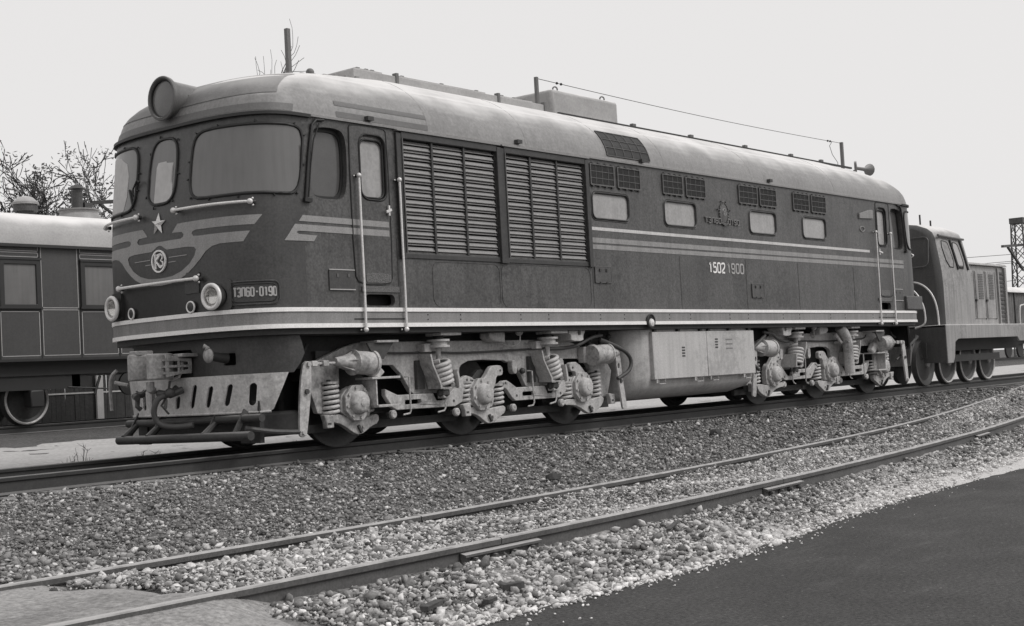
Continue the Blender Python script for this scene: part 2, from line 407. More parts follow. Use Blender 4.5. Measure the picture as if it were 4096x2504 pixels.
GR_ = grid_sheet('ground', xs, ys, lambda X, Y: hgt(X, Y)+nz*.008*(np.abs(X) < 60)*(np.abs(Y) < 14), 'ground', kind='structure', label='grey gravel yard ground under the tracks')
EX = np.array([-60, -20, -7, -5.2, -4.374, -3.825, -2.757, -2.121, -1.117, .222, 1.592, 3.292, 5.701, 9, 14, 30, 60]); EY = np.array([-9.6, -9.2, -8.75, -8.55, -8.508, -8.544, -8.543, -8.568, -8.467, -8.285, -8.161, -8.088, -7.917, -7.6, -7.0, -5.6, -3.0])
def frost_at(x, y):
    yc = sy(x); pat = .5+.5*np.sin(x*1.3+np.sin(y*2.1)*1.7)*np.sin(y*1.9+1.1*np.sin(x*.8))
    fr = np.where((y > yc-.8) & (y < yc+.8), .28+.62*pat, 0)
    fr = np.where(y <= yc-.8, .20+.40*pat+.80*np.exp(-np.clip(y-np.interp(x, EX, EY), 0, 9)/.27), fr)
    fr = np.where((y >= yc+.8), .05+.42*np.exp(-(y-yc-.8)/.55)*(x < 2)+.06*pat, fr)
    return np.clip(np.where(np.abs(y) < 1.6, .12+.2*pat, fr), 0, 1)
XX, YY = np.meshgrid(xs, ys, indexing='ij')
at = GR_.data.attributes.new('frost', 'FLOAT', 'POINT'); at.data.foreach_set('value', (frost_at(XX, YY)*(np.abs(YY) < 11)*(np.abs(XX) < 60)).astype(np.float32).ravel())
grid_sheet('sand_path', np.concatenate([np.arange(-60, -8, 4), np.arange(-8, 40, .5), np.arange(40, 120, 8)]), np.linspace(3.2, 10.2, 16),
           lambda X, Y: hgt(X, Y)+.012-.05*smst(.85, 1.0, np.abs(Y-6.7)/3.5+.06*np.sin(X*2.1)+.05*np.sin(X*5.3)), 'sand', kind='structure', label='pale sandy strip behind the big locomotive')

# asphalt road in the near corner
edge = [(-60, -9.6), (-20, -9.2), (-7, -8.75), (-5.2, -8.55), (-4.374, -8.508), (-3.825, -8.544), (-2.757, -8.543), (-2.121, -8.568), (-1.117, -8.467),
        (.222, -8.285), (1.592, -8.161), (3.292, -8.088), (5.701, -7.917), (9, -7.6), (14, -7.0), (30, -5.6), (60, -3.0)]
fe = []
for (a, b) in zip(edge, edge[1:]):
    k = max(1, int(math.dist(a, b)/.09)) if abs(a[0]) < 15 else 1
    for j in range(k):
        x = a[0]+(b[0]-a[0])*j/k; fe.append((x, a[1]+(b[1]-a[1])*j/k+random.gauss(0, .022)+.03*math.sin(x*3.1)+.02*math.sin(x*9.7+1)))
fe += [(60, -3), (60, -60), (-60, -60)]
azt = lambda x: -.55+.02*0
MB().sheet(fe, lambda x, y: (x, y, -.55+float(smst(9, 30, x))*.22*float(smst(-20, -7, y))), lambda x, y: (x, y, -.75)).build('asphalt_road', 'asphalt', smooth=0)
tag(bpy.data.objects['asphalt_road'], 'dark asphalt roadway in the lower right corner', kind='structure')

# packed crossing path over the nearest track
def pz_(X, Y):
    zr = sz(X)-.028
    d = np.minimum(np.abs(Y+5.87), np.abs(Y+7.43))
    tr = ((Y > -7.43) & (Y < -5.87))
    base = hgt(X, Y)+.03
    k = np.where(tr, 1.0, np.clip(1-d/.55, 0, 1)); k = k*k*(3-2*k)
    fade = smst(0, .5, (-4.75+.12*np.sin(Y*3.3)-.1*np.sin(Y*8))-X+.25*(Y < -7.45)*(-7.45-Y))*smst(0, .35, -4.85-Y)
    return base*(1-k)+k*np.maximum(zr, base)-.10*(1-fade)
grid_sheet('crossing_path', np.arange(-14, -4.2, .12), np.arange(-9.4, -4.6, .1), pz_, 'path', kind='structure', label='pale packed crossing path over the nearest rails')

# ------------------------------------------------------------------ rails
PROF = [(-.075, -.18), (.075, -.18), (.075, -.170), (.012, -.150), (.010, -.055), (.034, -.040), (.0365, -.008), (.026, 0), (-.026, 0), (-.0365, -.008), (-.034, -.040), (-.010, -.055), (-.012, -.150), (-.075, -.170)]
def sweep(xs, yf, zf, off):
    b = MB(); n = len(PROF); v = []
    for x in xs:
        x = float(x); y = float(yf(x)); dy = float(yf(x+.01)-y)/.01; l = math.hypot(1, dy); nx, ny = -dy/l, 1/l; z = float(zf(x))
        for (a, h) in PROF: v.append((x+nx*(off+a), y+ny*(off+a), z+h))
    f = [(i*n+k, (i+1)*n+k, (i+1)*n+(k+1) % n, i*n+(k+1) % n) for i in range(len(xs)-1) for k in range(n)]
    f += [tuple(reversed(range(n))), tuple((len(xs)-1)*n+k for k in range(n))]
    return b.add(v, f)
zero = lambda x: 0*x
def sleeper_proto():
    b = MB()
    o = rrect(-.125, .125, -.08, .08, .02, 3)
    return b.sheet([(-1.36, -.125), (1.36, -.125), (1.36, .125), (-1.36, .125)], lambda y, x: (x, y, 0), lambda y, x: (x, y, -.16))
def track_root(name, label, loc):
    o = bpy.data.objects.new(name, None); COL.objects.link(o); o.location = loc; return tag(o, label, kind='structure')
lt = track_root('locomotive_track', 'railway track under the big locomotive', (0, 0, -.18))
for s in (-1, 1): sweep([-80, 0, 60, 140], zero, zero, s*.797).build('rail', 'rail', lt)
sl = None
for i, x in enumerate(np.arange(-7.9, 30, .58)):
    loc = (x+random.uniform(-.03, .03), random.uniform(-.05, .05), -.176+random.uniform(-.012, .006)); rot = (0, 0, random.uniform(-.02, .02))
    if sl is None:
        sl = sleeper_proto().build('sleeper', 'sleeper', lt, bevel=.012); adopt(sl, lt); sl.location = loc
    else: copy_at(sl, lt, loc, rot)
nt_ = track_root('siding_track', 'nearest railway track, half buried in frosty ballast', (-4, -6.65, -.5))
def piece(x0, x1, n, off): sweep(np.linspace(x0, x1, n), sy, sz, off).build('rail', 'rail2', nt_)
for a, b_, n in ((-40, -2.86, 14), (-2.85, 1.30, 8), (1.31, 8.2, 12), (8.21, 27, 24)): piece(a, b_, n, -.78)
for a, b_, n in ((-40, -1.912, 14), (-1.90, 10.4, 20), (10.41, 27, 20)): piece(a, b_, n, .78)
for i, x in enumerate(np.arange(-3.9, 24, .6)):
    y = float(sy(x)); a = math.atan(float(sy(x+.1)-sy(x))/.1)
    copy_at(sl, nt_, (x+random.uniform(-.04, .04), y+random.uniform(-.06, .06), min(float(hgt(x, y-1.36))+random.choice((-.06, -.03, -.01, .008)), float(sz(x))-.13)), (0, 0, a))
for x in np.arange(-3.6, 14, .6):
    x = float(x)+random.uniform(-.05, .05)
    for off in (-.78, .78):
        y = float(sy(x)); z = float(sz(x)); a = math.atan(float(sy(x+.1)-sy(x))/.1)
        b = MB().obox((0, -.105, -.165), (.07, 0, 0), (0, .07, .012), (0, 0, .014)); b.cyl((-.03, -.10, -.16), (-.03, -.10, -.105), .017, n=6); b.cyl((.035, -.125, -.165), (.035, -.125, -.115), .016, n=6)
        c = b.build('rail_chair', 'rail2', nt_, smooth=0); adopt(c, nt_); c.location = (x, y+off, z); c.rotation_euler = (0, 0, a)
def fishplate(xc, side, l=.40):
    y0 = float(sy(xc)); z0 = float(sz(xc)); a = math.atan(float(sy(xc+.1)-sy(xc))/.1); c, s_ = math.cos(a), math.sin(a)
    def T(dx, dy, dz): return (xc+dx*c-dy*s_, y0+dx*s_+dy*c, z0+dz)
    yo = -.78 if side < 0 else .78
    b = MB(); sec = [(-.016, -.052), (-.062, -.062), (-.062, -.078), (-.030, -.088), (-.030, -.125), (-.07, -.15), (-.07, -.168), (-.016, -.158)]
    v = []; n = len(sec)
    for dx in (-l, l): v += [T(dx, yo+q[0], q[1]) for q in sec]
    b.add(v, [(k, n+k, n+(k+1) % n, (k+1) % n) for k in range(n)]+[tuple(range(n)), tuple(reversed(range(n, 2*n)))])
    o = b.build('fishplate', 'rail2', nt_)
    bm = MB()
    for dx in (-.3, -.1, .1, .3):
        q = MB(); q.cyl(T(dx, yo-.03, -.105), T(dx, yo-.075, -.105), .019, n=6); q.build('bolt', 'rail2', o, smooth=0)
fishplate(-2.855, -1); fishplate(1.305, -1); fishplate(8.205, -1, .36)
ct = track_root('carriage_track', 'railway track under the old panelled carriage', (0, 14.05, .03))
for yy in (13.26, 14.86): sweep([-80, 0, 60, 140], lambda x, q=yy: q+0*x, lambda x: .215+0*x, 0).build('rail', 'rail', ct)

# ------------------------------------------------------------------ ballast stones (nobody could count them)
def ed_(x): return np.interp(x, EX, EY)-.03
def stones():
    def shapes(bv, k_, amp):
        return np.array([bv*(1+RNG.normal(0, amp, (len(bv), 1)))*np.array([1, RNG.uniform(.6, .95), RNG.uniform(.4, .75)]) for _ in range(k_)])
    ico = bmesh.new(); bmesh.ops.create_icosphere(ico, subdivisions=1, radius=1)
    iv = np.array([v.co[:] for v in ico.verts]); fi = np.array([[v.index for v in f.verts] for f in ico.faces]); ico.free()
    ov = np.array([(1, 0, 0), (-1, 0, 0), (0, 1, 0), (0, -1, 0), (0, 0, 1), (0, 0, -1)], float); fo_ = np.array([(0, 2, 4), (2, 1, 4), (1, 3, 4), (3, 0, 4), (2, 0, 5), (1, 2, 5), (3, 1, 5), (0, 3, 5)])
    cx, cy = CAM.x, CAM.y
    N = 430000
    d = 6.2*(34/6.2)**RNG.random(N)          # log-uniform distance: density ~ 1/d^2
    ang = RNG.uniform(.47, 1.30, N)          # heading from +Y
    x = cx+d*np.sin(ang); y = cy+d*np.cos(ang)
    # thin the nearest part to a packed single layer
    keep = RNG.random(N) < np.clip((d/8.5)**2, .0, 1)*.95
    x, y, d = x[keep], y[keep], d[keep]
    ex = np.array([e[0] for e in edge]); ey = np.array([e[1] for e in edge]); ed = np.interp(x, ex, ey)
    ok = (y > ed-.01-RNG.exponential(.05, len(x))*(RNG.random(len(x)) < .6)-RNG.exponential(.22, len(x))*(RNG.random(len(x)) < .006)) & (y < 3.0+RNG.normal(0, .15, len(x)))
    yc = sy(x)
    ok &= (np.abs(np.abs(y-yc)-.78) > .05)                                   # not on the rail heads
    ok &= (np.abs(np.abs(y)-.797) > .05)
    # clear of the crossing path, with some strays
    inpath = (x < -4.95+.12*np.sin(y*3.3)-.1*np.sin(y*8)+.25*(y < -7.45)*(-7.45-y)) & (y < -5.0)
    ok &= ~(inpath & (RNG.random(len(x)) > .03))
    # sleeper tops of the locomotive track stay half clear
    sx = np.abs(((x+7.9+.29) % .58)-.29); ons = (sx < .12) & (np.abs(y) < 1.35) & (x > -8)
    ok &= ~(ons & (RNG.random(len(x)) > .10))
    x, y, d, yc = x[ok], y[ok], d[ok], yc[ok]
    n = len(x)
    size = np.clip(RNG.lognormal(math.log(.0118), .50, n), .005, .045)*np.clip(d/13, 1, 1.9)**.6
    z = hgt(x, y)+size*RNG.uniform(-.1, 1.0, n)
    size = np.where(y < ed_(x)-.05, np.minimum(size, .011), size)
    z = np.where(y < ed_(x), -.545+size*.3, z)
    near = np.abs(y-yc) < .74
    z = np.where(near, np.maximum(z, sz(x)-.075+.012*np.clip(y-yc, -.7, .7)+size*.2+.02*np.sin(x*2.3+y*3)+RNG.uniform(-.01, .02, n)), z)
    outn = (y < yc-.80) & (y > yc-1.25)
    z = np.where(outn, np.maximum(z, sz(x)-.145+.05*np.exp(-np.clip(x+4.6, 0, 9)/.8)+.02*np.sin(x*1.7)+size*.2-(yc-.80-y)*.25), z)
    outf = (y > yc+.80) & (y < yc+1.3)
    z = np.where(outf, np.maximum(z, sz(x)-.09+size*.2-(y-yc-.80)*.10), z)
    # grey value: stones differ, frost lies in patches
    g = np.clip(RNG.lognormal(math.log(.215), .40, n), .05, .50)
    fr = frost_at(x, y)
    shade_oil = np.exp(-np.clip(np.abs(y)-1.2, 0, 9)/.7)*smst(-1.5, 1.5, x)  # shade beside the locomotive painted into stone tone, with oily staining
    g = g*(1-.55*shade_oil); fr = fr*(1-.6*shade_oil)
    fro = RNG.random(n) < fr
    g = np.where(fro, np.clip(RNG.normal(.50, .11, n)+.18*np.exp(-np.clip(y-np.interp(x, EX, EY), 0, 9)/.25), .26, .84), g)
    q = RNG.normal(size=(n, 4)); q /= np.linalg.norm(q, axis=1)[:, None]; a, b, c, e = q.T
    rot = np.stack([1-2*(c*c+e*e), 2*(b*c-a*e), 2*(b*e+a*c), 2*(b*c+a*e), 1-2*(b*b+e*e), 2*(c*e-a*b), 2*(b*e-a*c), 2*(c*e+a*b), 1-2*(b*b+c*c)], 1).reshape(n, 3, 3)
    co, fc, tone = [], [], []; base = 0
    for sel, bv, bf, amp in ((d < 10.5, iv, fi, .27), (d >= 10.5, ov, fo_, .22)):     # finer stones near the lens, simpler ones beyond
        idx = np.nonzero(sel)[0]; k_ = len(idx); nv = len(bv)
        V = shapes(bv, 14, amp)[RNG.integers(0, 14, k_)]
        V = np.einsum('nij,nkj->nki', rot[idx], V); V[:, :, 2] *= .78
        V = V*size[idx][:, None, None]+np.stack([x[idx], y[idx], z[idx]], 1)[:, None, :]
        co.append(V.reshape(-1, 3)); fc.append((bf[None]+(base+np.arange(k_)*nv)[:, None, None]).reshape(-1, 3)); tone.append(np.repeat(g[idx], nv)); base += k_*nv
    co = np.concatenate(co); fc = np.concatenate(fc); tone = np.concatenate(tone); nf = len(fc)
    me = bpy.data.meshes.new('ballast')
    me.vertices.add(len(co)); me.vertices.foreach_set('co', co.astype(np.float32).ravel())
    me.loops.add(nf*3); me.loops.foreach_set('vertex_index', fc.astype(np.int32).ravel())
    me.polygons.add(nf); me.polygons.foreach_set('loop_start', np.arange(0, nf*3, 3, dtype=np.int32))
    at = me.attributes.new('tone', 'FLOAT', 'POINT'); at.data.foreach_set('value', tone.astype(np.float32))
    me.update(calc_edges=True)
    m = bpy.data.materials.new('ballast_stone'); m.use_nodes = True; t = m.node_tree; p = t.nodes['Principled BSDF']
    an = t.nodes.new('ShaderNodeAttribute'); an.attribute_name = 'tone'
    ge = t.nodes.new('ShaderNodeNewGeometry'); no = t.nodes.new('ShaderNodeTexNoise'); no.inputs['Scale'].default_value = 70; no.inputs['Detail'].default_value = 3
    t.links.new(ge.outputs['Position'], no.inputs['Vector'])
    mr = t.nodes.new('ShaderNodeMapRange'); mr.inputs[1].default_value = .3; mr.inputs[2].default_value = .7; mr.inputs[3].default_value = .7; mr.inputs[4].default_value = 1.2
    t.links.new(no.outputs[0], mr.inputs[0])
    mu = t.nodes.new('ShaderNodeMath'); mu.operation = 'MULTIPLY'; t.links.new(an.outputs['Fac'], mu.inputs[0]); t.links.new(mr.outputs[0], mu.inputs[1])
    cc = t.nodes.new('ShaderNodeCombineColor')
    for i, k in enumerate((1, .985, .975)):
        q2 = t.nodes.new('ShaderNodeMath'); q2.operation = 'MULTIPLY'; q2.inputs[1].default_value = k; t.links.new(mu.outputs[0], q2.inputs[0]); t.links.new(q2.outputs[0], cc.inputs[i])
    t.links.new(cc.outputs[0], p.inputs['Base Color']); p.inputs['Roughness'].default_value = .9; p.inputs['Specular IOR Level'].default_value = .2
    me.materials.append(m)
    o = bpy.data.objects.new('ballast', me); COL.objects.link(o)
    tag(o, 'loose grey ballast stones, frosted white in patches, between the tracks', 'gravel', kind='stuff')
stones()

# ================================================================== THE BIG LOCOMOTIVE
LX = 18.7                                    # body is symmetric about x = LX/2
XE, NB, NN = .93, 1.54, 3.0
def x0f(z): return float(np.interp(z, [1.2, 2.4, 2.85, 3.73, 3.9], [.02, .02, .05, .18, .215]))
_ph = np.linspace(0, math.pi/2, 300); _cy = NB*np.sin(_ph)**(2/NN); _cx = (XE-.03)*(1-np.clip(np.cos(_ph), 0, 1)**(2/NN))
_cs = np.concatenate([[0], np.cumsum(np.hypot(np.diff(_cx), np.diff(_cy)))]); SL = float(_cs[-1])
def nose(s, z, off=0.0, dx=0.0, ky=1.0, rear=False):
    """point on the cab front / flat side; s>0 towards the camera side"""
    def P(a):
        if a >= SL: return XE+a-SL, NB*ky
        ph = float(np.interp(a, _cs, _ph)); X = x0f(z)
        return X+(XE-X)*(1-max(0.0, math.cos(ph))**(2/NN)), NB*ky*math.sin(ph)**(2/NN)
    a = abs(s); sg = -1 if s > 0 else 1; x, y = P(a)
    if off:
        e = 2e-3; x1, y1 = P(a+e); x2, y2 = P(a-e) if a > e else (2*x-x1, -y1)
        if a <= e: x2, y2 = x1, -y1
        tx, ty = x1-x2, y1-y2; l = math.hypot(tx, ty) or 1; x -= ty/l*off; y += tx/l*off
    x += dx
    return ((LX-x) if rear else x, sg*y, z)
def on_nose(off, **k): return lambda s, z: nose(s, z, off, **k)
S_EDGE = SL+.20
_sn = [0, .3, .6, .85, 1.05, 1.2, 1.32, 1.42, 1.5, 1.58, 1.66, 1.75, 1.85, 1.97, SL]
def perimeter(z, off=0.0, dx=0.0, ky=1.0):
    """closed outline of the whole body at height z (front nose, near side, rear nose, far side)"""
    o = [nose(s, z, off, dx, ky)[:2] for s in _sn]                       # centre front -> near side
    o += [(LX-p[0], p[1]) for p in reversed(o)]                          # rear near -> rear centre
    q = [(x, -y) for x, y in reversed(o[1:-1])]
    return o+q
def loft(rings, closed_top=False):
    b = MB(); n = len(rings[0]); v = [p for r in rings for p in r]
    f = [(i*n+k, i*n+(k+1) % n, (i+1)*n+(k+1) % n, (i+1)*n+k) for i in range(len(rings)-1) for k in range(n)]
    if closed_top: f.append(tuple((len(rings)-1)*n+k for k in range(n)))
    return b.add(v, f)
def band(z0, z1, off, inn, **k):
    def rg(z, o): return [(x, y, z) for x, y in perimeter(z, o, **k)]
    return loft([rg(z0, inn), rg(z0, off), rg(z1, off), rg(z1, inn)])

LOCO = empty('diesel_locomotive', (LX/2, 0, 0), 'big dark passenger diesel locomotive with winged star emblem on its rounded nose', 'locomotive')

# --- core that keeps the inside dark
MB().box(.75, LX-.75, -1.38, 1.38, 1.42, 3.86).build('interior_core', 'black', LOCO)
# --- near side wall with its openings
H_cab = chaikin([(1.10, 3.68), (1.15, 3.76), (1.45, 3.78), (1.60, 3.74), (1.64, 3.55), (1.62, 3.08), (1.54, 2.93), (1.38, 2.92), (1.16, 2.92), (1.06, 2.96), (1.04, 3.15), (1.07, 3.45)], 2)
H_cabr = [(LX-x, z) for x, z in H_cab]
H_door = rrect(1.84, 2.285, 2.955, 3.755, .13); H_doorr = [(LX-x, z) for x, z in H_door]
H_step = rrect(1.835, 2.345, 1.665, 1.805, .068); H_stepr = [(LX-x, z) for x, z in H_step]
H_l1 = [(2.56, 2.34), (4.40, 2.34), (4.40, 3.80), (2.56, 3.80)]
H_l2 = [(4.57, 2.34), (6.41, 2.34), (6.41, 3.80), (4.57, 3.80)]
WIN = [(6.575, 7.55), (8.515, 9.485), (11.21, 12.18), (13.17, 14.13)]
H_win = [rrect(a+.03, b-.03, 3.0, 3.36, .085) for a, b in WIN]
GR = [(6.56, 7.18), (7.26, 7.88), (8.505, 9.10), (9.19, 9.80), (10.885, 11.53), (11.61, 12.22), (12.845, 13.47), (13.565, 14.16)]
XS0 = XE-.02
wall = [(XS0, 1.62), (LX-XS0, 1.62), (LX-XS0, 3.9), (XS0, 3.9)]
MB().prism(wall, -1.54, -1.47, [H_cab, H_cabr, H_door, H_doorr, H_step, H_stepr, H_l1, H_l2]+H_win).build('side_wall', 'body', LOCO, smooth=0)
MB().prism(wall, 1.54, 1.48).build('side_wall', 'body', LOCO, smooth=0)
# --- front and rear cab noses
def nose_shell(rear):
    ss = np.concatenate([-np.array(_sn)[::-1], np.array(_sn)[1:]]); zs = np.linspace(1.62, 3.9, 22)
    v = [nose(float(s), float(z), rear=rear) for z in zs for s in ss]; n = len(ss)
    return MB().add(v, [(i*n+k, i*n+k+1, (i+1)*n+k+1, (i+1)*n+k) for i in range(len(zs)-1) for k in range(n-1)])
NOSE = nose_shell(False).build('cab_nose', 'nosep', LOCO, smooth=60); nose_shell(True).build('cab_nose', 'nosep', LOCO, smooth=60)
# dark front of the side wall by the cab is the same paint: cab side panel
# --- sole bands and underframe
band(1.592, 1.640, .034, -.05).build('sole_stripe', 'white', LOCO, smooth=25)
band(1.453, 1.592, .020, -.05).build('sole_band', 'sole', LOCO, smooth=25)
band(1.404, 1.453, .034, -.05).build('sole_stripe', 'white', LOCO, smooth=25)
band(1.335, 1.404, -.02, -.4).build('underframe', 'under', LOCO, smooth=25)
MB().box(.6, LX-.6, -1.45, 1.45, 1.33, 1.42).build('underframe', 'under', LOCO, smooth=0)
# --- roof
RZ = np.array([3.9, 4.0, 4.1, 4.2, 4.3, 4.4, 4.5, 4.58, 4.66, 4.72, 4.77, 4.81, 4.84]); RW = np.array([1.54, 1.527, 1.498, 1.448, 1.375, 1.28, 1.15, 1.02, .86, .72, .55, .33, .03])
DZ = [3.9, 4.1, 4.25, 4.40, 4.48, 4.55, 4.65, 4.74, 4.80, 4.84]; DX = [.215, .27, .37, .57, .8, 1.1, 1.95, 2.6, 3.4, 4.6]
rz = np.concatenate([np.arange(3.9, 4.5, .03), np.arange(4.5, 4.835, .015), [4.84]])
def roof_ring(z, off=0.0):
    wd = float(np.interp(z, RZ, RW)); xa = float(np.interp(z, DZ, DX)); D = .72*(wd/1.54)**.5+.25*(xa-.215)*min(1, wd)
    pts = []
    for ph in [0, .1, .2, .3, .4, .5, .6, .7, .8, .9, 1.0, 1.1, 1.2, 1.3, 1.38, 1.45, 1.51, math.pi/2]:
        n = NN if z < 4.2 else NN-.6*min(1, (z-4.2)/.3)
        pts.append((xa+D*(1-max(0, math.cos(ph))**(2/n)), -(wd+off)*math.sin(ph)**(2/n)))
    mid = [(xa+D+(LX-2*(xa+D))*t_, -(wd+off)) for t_ in (.1, .2, .3, .4, .5, .6, .7, .8, .9)]
    o = pts+mid+[(LX-x, y) for x, y in reversed(pts)]
    return o+[(x, -y) for x, y in reversed(o[1:-1])]
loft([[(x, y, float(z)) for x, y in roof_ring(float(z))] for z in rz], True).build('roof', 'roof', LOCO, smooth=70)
band(3.872, 3.90, .030, -.02).build('gutter', 'roof', LOCO, smooth=25)
# visor over the cab front: dark drip lip
def strip(s0, s1, z0, z1, o0, o1, rear=False, n=40):
    b = MB(); v = []
    for i in range(n+1):
        s = s0+(s1-s0)*i/n
        v += [nose(s, z0, o0, rear=rear), nose(s, z0, o1, rear=rear), nose(s, z1, o1, rear=rear), nose(s, z1, o0, rear=rear)]
    f = [(i*4+k, i*4+(k+1) % 4, i*4+4+(k+1) % 4, i*4+4+k) for i in range(n) for k in range(4)]+[(0, 1, 2, 3), tuple(reversed((n*4, n*4+1, n*4+2, n*4+3)))]
    return b.add(v, f)
for rr in (False, True): strip(-2.2, 2.2, 3.855, 3.893, .0, .045, rr).build('drip_lip', 'rubber', LOCO, smooth=40)

# painted roof bands round the cab
def roof_pt(z, t_, off=.004):
    rg = roof_ring(z, off); x, y = rg[0], 0
    k = t_; i = int(k); f = k-i; a, b_ = rg[i], rg[i+1]
    nx = -.004 if t_ < 16 else 0
    return (a[0]+(b_[0]-a[0])*f-(.006 if t_ < 12 else .003), a[1]+(b_[1]-a[1])*f, z)
def roof_band(z0a, z1a, z0b, z1b, t1, m, name):
    b = MB(); v = []; n = 44
    for i in range(-n, n+1):
        tt = abs(i)/n*t1; fr = tt/t1; za = z0a+(z0b-z0a)*fr; zb = z1a+(z1b-z1a)*fr; col = []
        for j in range(5):
            p_ = roof_pt(za+(zb-za)*j/4, tt); col.append((p_[0], p_[1] if i >= 0 else -p_[1], p_[2]+.003))
        v += col
    return b.add(v, [(i*5+j, i*5+5+j, i*5+6+j, i*5+1+j) for i in range(2*n) for j in range(4)]).build(name, m, LOCO, smooth=60)
roof_band(3.912, 3.998, 3.908, 3.995, 15.8, 'roofdark', 'roof_stripe')
roof_band(4.10, 4.40, 4.13, 4.47, 12.5, 'roofdark', 'roof_stripe')
for z0, z1 in ((4.06, 4.12), (3.915, 3.985)):
    b = MB(); v = []
    for i in range(17):
        x = 1.5+1.6*i/16
        for j in range(4):
            z = z0+(z1-z0)*j/3; v.append((x, -(float(np.interp(z, RZ, RW))+.004), z+.003))
    b.add(v, [(i*4+j, i*4+4+j, i*4+5+j, i*4+1+j) for i in range(16) for j in range(3)]).build('roof_stripe', 'roofdark', LOCO, smooth=60)

# --- windscreens and nose window
def pane(loop, name, m='glass', rear=False, gasket=.03, parent=LOCO, off=.004):
    g = MB().sheet(loop, on_nose(.004, rear=rear), on_nose(-.03, rear=rear), step=.09).build(name, m, parent, smooth=40)
    path = [nose(s, z, .006, rear=rear) for s, z in resample(loop, .05)]
    MB().tube(path, .019, 6, closed=True).build('gasket', 'rubber', g, smooth=60)
    return g
WS = [(.522, 3.20), (.535, 3.08), (.59, 2.985), (.69, 2.948), (1.06, 2.946), (1.424, 2.955), (1.838, 2.946), (1.93, 2.972), (2.005, 3.07), (2.05, 3.3), (2.078, 3.5), (2.085, 3.63), (2.04, 3.715), (1.92, 3.748), (1.648, 3.750), (1.139, 3.752), (.72, 3.752), (.60, 3.715), (.535, 3.62), (.518, 3.40)]
CW = [(-.262, 3.10), (-.21, 3.01), (-.11, 2.962), (.11, 2.962), (.21, 3.01), (.258, 3.10), (.268, 3.3), (.258, 3.55), (.22, 3.68), (.12, 3.748), (-.10, 3.755), (-.20, 3.70), (-.25, 3.58), (-.268, 3.35)]
for rr in (False, True):
    for sg in (1, -1): pane(chaikin([(s*sg, z) for s, z in WS], 1), 'windscreen', rear=rr)
    pane(chaikin(CW, 1), 'nose_window', rear=rr)
for lp, nm in (([(-.13, 2.985), (.20, 2.985), (.205, 3.10), (.19, 3.44), (.06, 3.455), (.05, 3.475), (-.10, 3.475), (-.13, 3.42)], 'sheet_glare'),
               ([(-1.45, 2.975), (-.80, 2.975), (-.74, 3.15), (-.735, 3.40), (-.80, 3.56), (-1.0, 3.66), (-1.45, 3.70)], 'sheet_glare')):  # far windscreen: sky reflection painted as a pale overlay
    MB().sheet(lp, on_nose(.0075), on_nose(.004), step=.08).build(nm, 'sheet', LOCO, smooth=40)
# gasket clips round the panes
for loop in (WS, CW, [(-s, z) for s, z in WS]):
    for (s, z) in resample(loop, .30)[::2]:
        cx_ = sum(p[0] for p in loop)/len(loop); cz_ = sum(p[1] for p in loop)/len(loop); d = math.hypot(s-cx_, z-cz_)
        s2, z2 = s+(s-cx_)/d*.02, z+(z-cz_)/d*.02; s3, z3 = s+(s-cx_)/d*.05, z+(z-cz_)/d*.05
        MB().bar(nose(s2, z2, .016), nose(s3, z3, .010), .014).build('gasket_clip', 'rubber', LOCO, smooth=0)
# pillar rain channel
for rr in (False, True):
    for sg in (1, -1):
        MB().tube([nose(sg*s, z, .02, rear=rr) for s, z in ((2.42, 3.85), (2.30, 3.84), (2.235, 3.78), (2.20, 3.62), (2.16, 3.42), (2.12, 3.15), (2.085, 2.90), (2.085, 2.87))], .017, 7).build('rain_channel', 'rubber', LOCO, smooth=60)
        MB().tube([nose(sg*(s+.045), z, .02, rear=rr) for s, z in ((2.30, 3.80), (2.20, 3.60), (2.14, 3.3), (2.085, 2.92))], .009, 6).build('rain_channel', 'rubber', LOCO, smooth=60)
        MB().bar(nose(sg*2.06, 2.885, .02, rear=rr), nose(sg*2.16, 2.880, .03, rear=rr), .05, .045).build('channel_foot', 'rubber', LOCO)
MB().tube([nose(-.40, 3.28, .05), nose(-.46, 3.31, .05), nose(-.56, 3.22, .03), nose(-.57, 3.13, .02)], .012, 6).build('wiper_arm', 'rubber', LOCO)
MB().tube([nose(-.56, 3.02, .02), nose(-.66, 3.22, .02)], .014, 6).build('wiper_blade', 'rubber', LOCO)

# --- winged emblem painted on the nose
outR = [(.0, 2.516), (.395, 2.516), (.438, 2.533), (.45, 2.561), (.415, 2.592), (.238, 2.60), (.335, 2.697), (1.515, 2.704), (1.425, 2.594), (.648, 2.594), (.60, 2.580), (.586, 2.555), (.612, 2.527), (.70, 2.520), (1.374, 2.522), (1.30, 2.405), (1.01, 2.402), (.90, 2.382), (.805, 2.332), (.72, 2.252), (.62, 2.176), (.50, 2.102), (.356, 2.045), (.188, 2.010), (0, 2.0)]
holR = [(0, 2.472), (.05, 2.462), (.095, 2.435), (.145, 2.412), (.518, 2.411), (.625, 2.398), (.658, 2.367), (.628, 2.295), (.54, 2.211), (.397, 2.138), (.231, 2.096), (.10, 2.088), (0, 2.087)]
def mir(h): return h+[(-s, z) for s, z in reversed(h) if s > 1e-6]
MB().sheet(mir(outR), on_nose(.004), on_nose(.0), [mir(holR)], step=.10).build('wing_emblem', 'wing', LOCO, smooth=50)
